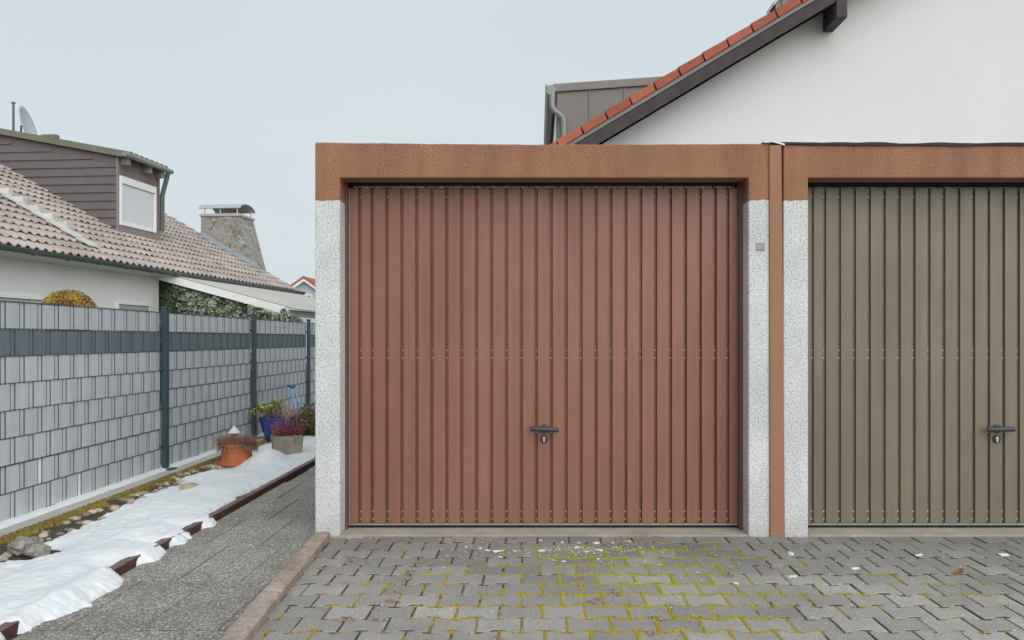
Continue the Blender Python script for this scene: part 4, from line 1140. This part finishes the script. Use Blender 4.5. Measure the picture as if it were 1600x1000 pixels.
# roof: rows of rolled concrete tiles
def tile_field(mb, s0, s1, rnd):
    per, seg = 0.20, 8
    n = int((s1 - s0) / per); cl_ = 0.335
    prof = []
    for i in range(seg):
        a = i / seg
        prof.append((a * per, 0.044 * (math.cos((a - .5) * 2 * math.pi) * .5 + .5) ** 1.5))
    cols = [(s0 + k * per + a, z, k) for k in range(n) for a, z in prof] + [(s0 + n * per, 0.0, n)]
    nc = int(math.hypot(RU, RU * TP) / cl_) + 1
    cosp = 1 / math.sqrt(1 + TP * TP)
    for c in range(nc):
        ua = -c * cl_ * cosp + 0.06; ub = max(RU, -(c + 1) * cl_ * cosp + 0.02)
        tones = {k: rnd.random() for k in range(n // 2 + 2)}
        jit = {k: rnd.uniform(-.006, .006) for k in range(n // 2 + 2)}
        vs = []
        for (s, z, k) in cols:
            q = jit[k // 2]
            vs += [(ua, s, ZE - TP * ua + 0.012 + z + q), (ua, s, ZE - TP * ua + 0.030 + z + q), (ub, s, ZE - TP * ub + 0.002 + z * .40 + q)]
        b = len(mb.v); mb.v += vs
        for i in range(len(cols) - 1):
            t_ = tones[cols[i][2] // 2]
            a0, a1 = b + i * 3, b + (i + 1) * 3
            mb.f += [(a0, a0 + 1, a1 + 1, a1)[::-1], (a0 + 1, a0 + 2, a1 + 2, a1 + 1)[::-1]]; mb.m += [0, 0]; mb.t += [t_, t_]
mb = MB(); tile_field(mb, S_N, S_END, random.Random(81))
mb.face([(RU, S_N, ZE - TP * RU), (RU, S_END, ZE - TP * RU), (2*RU - .06, S_END, ZE - .03), (2*RU - .06, S_N, ZE - .03)])
rf = mb.build('roof', M['tile_pale'], hl)
mb = MB()
mb.prism([(0.0, ZE - .14), (0.0, ZE - .02), (RU, ZE - TP * RU - .02), (RU, ZE - TP * RU - .14)], 'y', S_END - .06, S_END - .02)
mb.prism([(wl, ZE - .16), (0.0, ZE - .10), (0.0, ZE - .02), (wl, ZE - .02 - TP * wl - .02)][::-1], 'y', S_N, S_END - .06)
mb.build('eave_boards', M['stucco_l'], hl)
# gutter: half-round with brackets
mb = MB(); gc, gr_ = Vector((0.085, 0, ZE - 0.045)), 0.072
ring = [(gc.x + gr_ * math.cos(a), gc.z + gr_ * math.sin(a)) for a in [math.pi + math.pi * i / 10 for i in range(11)]]
ring2 = [(gc.x + (gr_ - .006) * math.cos(a), gc.z + (gr_ - .006) * math.sin(a)) for a in [2 * math.pi - math.pi * i / 10 for i in range(11)]]
mb.prism(ring + ring2, 'y', S_N, S_END + .12)
s = S_N + .2
while s < S_END:
    mb.tube([(gc.x - gr_ * 1.03, s, gc.z), (gc.x - gr_ * .75, s, gc.z - gr_ * .8), (gc.x, s, gc.z - gr_ * 1.12), (gc.x + gr_ * .75, s, gc.z - gr_ * .8), (gc.x + gr_ * 1.05, s, gc.z + .01)], .011, 6); s += 0.82
mb.tube([(gc.x + gr_, S_N, gc.z + .003), (gc.x + gr_, S_END + .12, gc.z + .003)], .010, 6)
mb.build('gutter', M['gutter'], hl)
# pale strip of flashing up the slope
p1, p2 = on_roof(150, 387, .06), on_roof(0, 290, .06)
mb = MB()
sl_ = (p1.y + p2.y) / 2
mb.box(0, 1, 0, 1, 0, 1)
mb = MB()
k = 0; u = p1.x
while u > p2.x - 2.2:
    ua, ub = u, u - .335 / 1.1476
    mb.prism([(ua, ZE - TP * ua + .07), (ub, ZE - TP * ub + .055), (ub, ZE - TP * ub + .085), (ua, ZE - TP * ua + .10)][::-1], 'y', p1.y - .16, p1.y + .14)
    if k > 1: mb.box(ub + .02, ub + .20, p1.y + .14, p1.y + .27, ZE - TP * ub - .03, ZE - TP * ub + .085)
    u = ub; k += 1
mb.build('flashing', M['flash'], rf)
# dormer
C = on_roof(184, 359, .07); FU = C.x
cz0 = C.z; cz1 = on_u(184, 243, FU).z
SF = on_u(249, 370, FU).y          # far end of the dormer front
SN = C.y
tl_ = on_s(0, 209, SN); slope_d = (tl_.z - cz1) / (FU - tl_.x)
ub = FU - (cz1 - cz0) / (TP - slope_d) * 1.0 if TP > slope_d else RU
ub = max(RU - 1.0, ub - .3)
zd = lambda u: cz1 + slope_d * (FU - u)
mb = MB()
mb.prism([(FU, cz0 - .15), (FU, zd(FU)), (ub, zd(ub)), (ub, zd(ub) - .5), (FU - 1.0, ZE - TP * (FU - 1) - .2)], 'y', SN + .02, SF)
dmr = mb.build('dormer', M['clad_front'], hl)
wa, wb = on_u(187, 275, FU + .02), on_u(243, 370, FU + .02)
s0, s1 = wa.y, wb.y
zb_ = on_u(187, 351, FU + .02).z; zt_ = on_u(187, 274, FU + .02).z
# overlapping boards on the cheek
mb = MB(); z = cz0 - .1; bh = 0.185; i = 0
while z < zd(ub):
    z1 = z + bh
    uL = ub
    uR = FU - 0.03
    # clip to below the dormer roof and above the tiles
    ut = uR if z1 <= zd(FU) else FU - (z1 - zd(FU)) / max(1e-3, slope_d)
    if ut > uL + .05:
        lo = max(uL, (ZE - z) / TP - .25)
        if ut > lo: mb.mesh([(lo, SN + .015, z1), (lo, SN - .012, z + .004), (ut, SN - .012, z + .004), (ut, SN + .015, z1)], [(0,1,2,3)]); mb.mesh([(lo, SN - .012, z + .004), (lo, SN + .02, z + .004), (ut, SN + .02, z + .004), (ut, SN - .012, z + .004)], [(0,1,2,3)])
    z += bh; i += 1
# upper wedge under the verge
mb.prism([(FU - .03, zd(FU) - bh), (FU - .03, zd(FU)), (ub, zd(ub)), (ub, zd(ub) - .22)], 'y', SN + .004, SN + .02)
mb.build('weatherboards', M['clad'], dmr)
mb = MB(); mb.box(FU - .03, FU + .012, SN - .016, SN + .05, cz0 - .1, cz1); mb.box(FU, FU + .012, SF - .06, SF, cz0 - .1, cz1)
mb.box(FU, FU + .03, SN + .05, SF - .06, cz0 - .06, zb_ - .002)
mb.build('corner_trim', M['trim'], dmr)
# dormer roof
g0 = on_s(190, 238, SN - .05); OV = max(.12, g0.x - FU)
FO = FU + 0.16; SFe = on_u(266, 275, FO + .07).y
mb = MB(); mb.prism([(FO, zd(FO) - .02), (FO, zd(FO) + .115), (ub - .3, zd(ub - .3) + .115), (ub - .3, zd(ub - .3) - .02)], 'y', SN - .10, SN - .06)
mb.build('verge_board', M['fascia'], dmr, bevel=.004)
mb = MB()
mb.prism([(FO, zd(FO) + .02), (FO, zd(FO) + .10), (ub - .3, zd(ub - .3) + .10), (ub - .3, zd(ub - .3) + .02)], 'y', SN - .06, SFe)
nn_ = int((SFe - SN) / .2)
for k in range(nn_):
    sk = SN + k * .2
    mb.tube([(FO + .10, sk + .1, zd(FO + .10) + .105), (ub - .3, sk + .1, zd(ub - .3) + .085)], .045, 8)
mb.box(FO - 1.9, FO - 1.55, SN - .08, SN + .05, zd(FO - 1.7) + .09, zd(FO - 1.7) + .18)
mb.build('dormer_roof', M['fascia'], dmr)
mb = MB(); mb.tube([(FO + .065, SN - .12, zd(FO) + .04), (FO + .065, SFe + .08, zd(FO) + .04)], .056, 12); mb.build('dormer_gutter', M['gutter_l'], dmr, smooth=True)
mb = MB(); mb.tube([(FO + .06, SFe - .06, zd(FO) + .02), (FU + .05, SF + .04, zd(FO) - .55), (FU + .05, SF + .03, cz0 + .2)], .055, 10); mb.build('dormer_downpipe', M['gutter'], dmr, smooth=True)
for s in (SN + .14, SN + .98, SF - .12):
    mb = MB(); mb.box(FU + .002, FO + .02, s - .06, s + .06, zd(FU) - .19, zd(FU) + .02); mb.build('rafter_end', M['trim'], dmr, bevel=.01)
# shuttered dormer window
mb = MB()
mb.box(FU + .002, FU + .05, s0, s0 + .055, zb_, zt_); mb.box(FU + .002, FU + .05, s1 - .055, s1, zb_, zt_)
mb.box(FU + .002, FU + .055, s0 + .055, s1 - .055, zt_ - .16, zt_); mb.box(FU + .002, FU + .05, s0 + .055, s1 - .055, zb_, zb_ + .09)
wn = mb.build('window', M['white_frame'], dmr, bevel=.004)
# chimney at the far verge: stone-clad, tapered on its garden side
pb = on_roof(395, 416, .05); scn = pb.y
bl = on_s(314, 372, scn); tlh = on_s(314, 337, scn); trh = on_s(373, 337, scn)
dep = 0.95
mb = MB()
mb.prism([(pb.x, pb.z - .12), (trh.x, trh.z), (tlh.x, tlh.z), (tlh.x, ZE - TP * tlh.x - .15)], 'y', scn, scn + dep)
ch = mb.build('chimney', M['stone'], hl, weld=True)
mb = MB(); mb.box(tlh.x - .03, trh.x + .04, scn - .04, scn + dep + .04, trh.z - .01, trh.z + .07); mb.build('coping', M['kerb'], ch, bevel=.01)
mb = MB(); zt0 = trh.z + .07
nx_ = 14
arc = [(math.cos(math.pi * i / nx_), math.sin(math.pi * i / nx_)) for i in range(nx_ + 1)]
o_ = [((scn + dep * .5) + dep * .53 * c, zt0 + .16 + .17 * s_) for c, s_ in arc]; i_ = [((scn + dep * .5) + dep * .51 * c, zt0 + .145 + .17 * s_) for c, s_ in arc[::-1]]
mb.prism(o_ + i_, 'x', tlh.x - .06, trh.x + .06)
for u in (tlh.x + .10, (tlh.x + trh.x) / 2, trh.x - .06):
    for s in (scn + .03, scn + dep - .03): mb.tube([(u, s, zt0 - .01), (u, s, zt0 + .2)], .018, 6)
mb.build('chimney_cap', M['cap'], ch, smooth=True)
mb = MB(); mb.prism([(pb.x + .10, ZE - TP * (pb.x + .10) + .05), (pb.x + .10, ZE - TP * (pb.x + .1) + .20), (tlh.x, ZE - TP * tlh.x + .20), (tlh.x, ZE - TP * tlh.x + .05)], 'y', scn - .03, scn - .002)
mb.build('chimney_flashing', M['lead'], ch)
# windows in the garden wall
for (xa, ya, xb, yb) in ((-60, 455, 66, 463), (181, 471, 233, 476)):
    a, b = on_u(xa, ya, wl), on_u(xb, yb, wl); zt_ = a.z + .0; zb_ = zt_ - 1.1
    mb = MB(); mb.box(wl + .002, wl + .05, a.y, b.y, zt_ - .05, zt_); mb.box(wl + .002, wl + .04, a.y, a.y + .05, zb_, zt_ - .05); mb.box(wl + .002, wl + .04, b.y - .05, b.y, zb_, zt_ - .05)
    mb.box(wl - .0, wl + .09, a.y - .05, b.y + .05, zb_ - .05, zb_)
    wd_ = mb.build('window', M['white_frame'], hl)
    mb = MB(); mb.box(wl + .001, wl + .015, a.y + .05, b.y - .05, zb_, zt_ - .05)
    mb.build('pane', M['glass'], wd_)
    mb = MB()
    for q in range(16): mb.box(wl + .016, wl + .028, a.y + .05, b.y - .05, zt_ - .115 - q * .06, zt_ - .06 - q * .06)
    mb.build('shutter', M['shutter_grey'], wd_)
# shutter on the dormer window: visible slats
mb = MB(); z = on_u(187, 351, FU + .02).z + .10; ztp = on_u(187, 274, FU + .02).z - .17
mb.box(FU + .002, FU + .014, s0 + .055, s1 - .055, z, ztp)
while z < ztp - .03: mb.box(FU + .014, FU + .020, s0 + .055, s1 - .055, z + .002, z + .034); z += .038
mb.build('shutter', M['shutter'], wn)

# terrace canopy leaning on the house
ca = on_s(250, 426, S_C); cb = on_s(446, 479, S_C)
cslope = (cb.z - ca.z) / (cb.x - ca.x); zc = lambda u: ca.z + cslope * (u - ca.x)
LC = Vector((-0.6, S_C, 0))
WC = Vector((E0.x, E0.y, -0.05)) + U * LC.x + D * LC.y
cn = thing('terrace_canopy', 'pale lean-to terrace canopy with white edge board under the tiled roof', 'canopy', tuple(WC), YAW)
def locc(mb): mb.v = [(p[0] - LC.x, p[1] - LC.y, p[2] - LC.z) for p in mb.v]; return mb
mb = MB(); mb.prism([(ca.x - .05, zc(ca.x - .05) - .155), (cb.x, zc(cb.x) - .155), (cb.x, zc(cb.x)), (ca.x - .05, zc(ca.x - .05))], 'y', S_C - .03, S_C + .03); locc(mb).build('edge_board', M['white_frame'], cn)
mb = MB(); n_ = 70; L0 = S_C + .03; L1 = S_C + 6.8
vs = []
for i in range(n_ * 4 + 1):
    s = L0 + (L1 - L0) * i / (n_ * 4); zz = .018 * math.sin(i * math.pi / 2)
    vs += [(ca.x - .05, s, zc(ca.x - .05) + zz + .01), (cb.x + .25, s, zc(cb.x + .25) + zz + .01)]
mb.mesh(vs, [(2*i, 2*i+1, 2*i+3, 2*i+2) for i in range(n_ * 4)]); locc(mb).build('canopy_sheet', M['canopy'], cn, smooth=True)
mb = MB(); mb.box(cb.x - .06, cb.x + .04, S_C + .04, L1, zc(cb.x) - .20, zc(cb.x) - .06); locc(mb).build('beam', M['white_frame'], cn)
for s in (S_C + .1, S_C + 3.4, L1 - .1):
    mb = MB(); mb.box(cb.x - .05, cb.x + .03, s - .04, s + .04, 0, zc(cb.x) - .20); locc(mb).build('canopy_post', M['white_frame'], cn)

# ivy hedge under the canopy edge
iv0 = Vector((E0.x, E0.y, -0.05)) + D * (S_C - .15)
iv = thing('ivy', 'dense variegated ivy growing beneath the canopy edge behind the fence', 'ivy', tuple(iv0), YAW)
mb = MB(); rr = random.Random(91)
iv_end = on_s(479, 490, S_C).x
def ivy_pos(r):
    while True:
        u = r.uniform(-.62, iv_end); z = r.uniform(.75, 2.75)
        lim = (zc(u) - .165 - .03 * max(0, 1 - u) + .05 * noise.noise(Vector((u * 5, 1, 2)))) if u < cb.x else (zc(cb.x) - .05 - (u - cb.x) * .55)
        if z < lim: break
    y = -.05 - .28 * r.random() * (0.6 + .8 * noise.noise(Vector((u * 2.2, z * 2.2, 4)))) - .05 * noise.noise(Vector((u * 6, z * 6, 1)))
    return (u, y + (.36 if u < cb.x - .75 else .10), z), (0.25, -1, .35)
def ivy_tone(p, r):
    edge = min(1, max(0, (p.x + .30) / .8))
    return min(1, max(0, (.42 + .5 * noise.noise(p * 4.2) + r.uniform(-.42, .48)) * (0.15 + .85 * edge)))  # shadow and light painted into the leaf tone, darkest at the house end
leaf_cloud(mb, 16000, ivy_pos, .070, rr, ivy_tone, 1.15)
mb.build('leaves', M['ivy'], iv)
mb = MB(); mb.prism([(-.60, .0), (iv_end - .15, .0), (iv_end - .15, zc(cb.x) - .40), (cb.x, zc(cb.x) - .25), (-.60, zc(-.6) - .30)], 'y', .38, .5); mb.build('shade_backing', M['ivy_dk'], iv)  # dark slab behind the leaves, the shade between them put into its colour

# satellite dish and mast on the dormer roof
dz = lambda u: zd(u) + .11
pm_ = on_s(21, 203, SN + 1.1); 
pmu = pm_.x; pz = on_s(21, 162, SN + 1.1).z
base = Vector((E0.x, E0.y, -0.05)) + U * pmu + D * (SN + 1.1) + Vector((0, 0, dz(pmu) - .04))
ms = thing('mast', 'thin dark mast standing on the roof of the boarded dormer', 'mast', tuple(base), YAW)
hgt = pz - dz(pmu) + .04
mb = MB(); mb.tube([(0,0,0),(0,0,hgt)], .026, 10); mb.build('pole', M['mast'], ms, smooth=True)
mb = MB(); mb.tube([(0,0,hgt),(0,0,hgt + .035)], .042, 10); mb.build('pole_cap', M['mast'], ms, smooth=True)
pd = on_s(36, 190, SN + 1.1)
base = Vector((E0.x, E0.y, -0.05)) + U * (pd.x) + D * (SN + 1.1) + Vector((0, 0, dz(pd.x) - .03))
sdh = thing('satellite_dish', 'grey satellite dish seen nearly edge-on beside the roof mast', 'satellite dish', tuple(base), YAW)
mb = MB(); n_ = 32; rings_ = 8; vs = []
vd = ray(36, 190).normalized(); rt = vd.cross(Vector((0, 0, 1))).normalized(); upv = rt.cross(vd)
axw = rt * .90 + upv * .33 - vd * .27
axl = Vector((axw.dot(U), axw.dot(D), axw.z)).normalized()
Mx = axl.to_track_quat('Z', 'Y').to_matrix().to_4x4()
dcz = pd.z - dz(pd.x) + .03 - .10
for k in range(rings_ + 1):
    q = k / rings_ * .42
    for j in range(n_):
        a = 2 * math.pi * j / n_
        vs.append(Mx @ Vector((q * math.cos(a), q * math.sin(a) * 1.08, .55 * q * q)) + Vector((0.02, 0, dcz)))
mb.mesh(vs, [(k*n_+j, k*n_+(j+1) % n_, (k+1)*n_+(j+1) % n_, (k+1)*n_+j) for k in range(rings_) for j in range(n_)])
dd = mb.build('dish', M['dish'], sdh, smooth=True)
sol = dd.modifiers.new('thickness', 'SOLIDIFY'); sol.thickness = .012
mb = MB(); mb.tube([(-.05,0,0),(-.05,0,dcz)], .022, 8); mb.tube([(-.05,0,dcz),(.02,0,dcz)], .02, 8); mb.build('bracket', M['mast'], sdh)

# ---------------------------------------------------------------- distant blue house
FY = 45.0; ap = at(474, 431, FY); le = at(447, 450, FY); sl3 = (ap.z - le.z) / (ap.x - le.x)
fh = thing('blue_house', 'distant pale blue gabled house with red roof edge beyond the canopy', 'house', (ap.x, FY, -0.05))
ox = ap.x
mb = MB(); hw_ = 3.6
mb.prism([(-hw_, 0), (hw_, 0), (hw_, ap.z + .05 - sl3 * hw_ - .26), (0, ap.z + .05 - .26), (-hw_, ap.z + .05 - sl3 * hw_ - .26)], 'y', 0.35, 9); mb.build('wall', M['stucco_b'], fh)
for nm, d0, d1, y0, mt in (('roof', 0.0, .11, 0.0, 'tile_red'), ('verge_board', .11, .30, 0.05, 'white_frame')):
    mb = MB()
    for s in (1, -1):
        q = [(s * 4.2, ap.z + .05 - sl3 * 4.2 - d1), (0, ap.z + .05 - d1), (0, ap.z + .05 - d0), (s * 4.2, ap.z + .05 - sl3 * 4.2 - d0)]
        mb.prism(q, 'y', y0, 9.3 if nm == 'roof' else .34)
    mb.build(nm, M[mt], fh, weld=True)
wp = at(479, 467, FY)
mb = MB(); wx, wz = wp.x - ox, wp.z + .05
for (a, b, c, d) in ((-.22, -.14, -.28, .28), (.14, .22, -.28, .28), (-.14, .14, .2, .28), (-.14, .14, -.28, -.2), (-.02, .02, -.2, .2)): mb.box(wx + a, wx + b, .29, .35, wz + c, wz + d)
wn3 = mb.build('window', M['white_frame'], fh)
mb = MB(); mb.box(wx - .14, wx + .14, .33, .345, wz - .2, wz + .2); mb.build('pane', M['glass'], wn3)
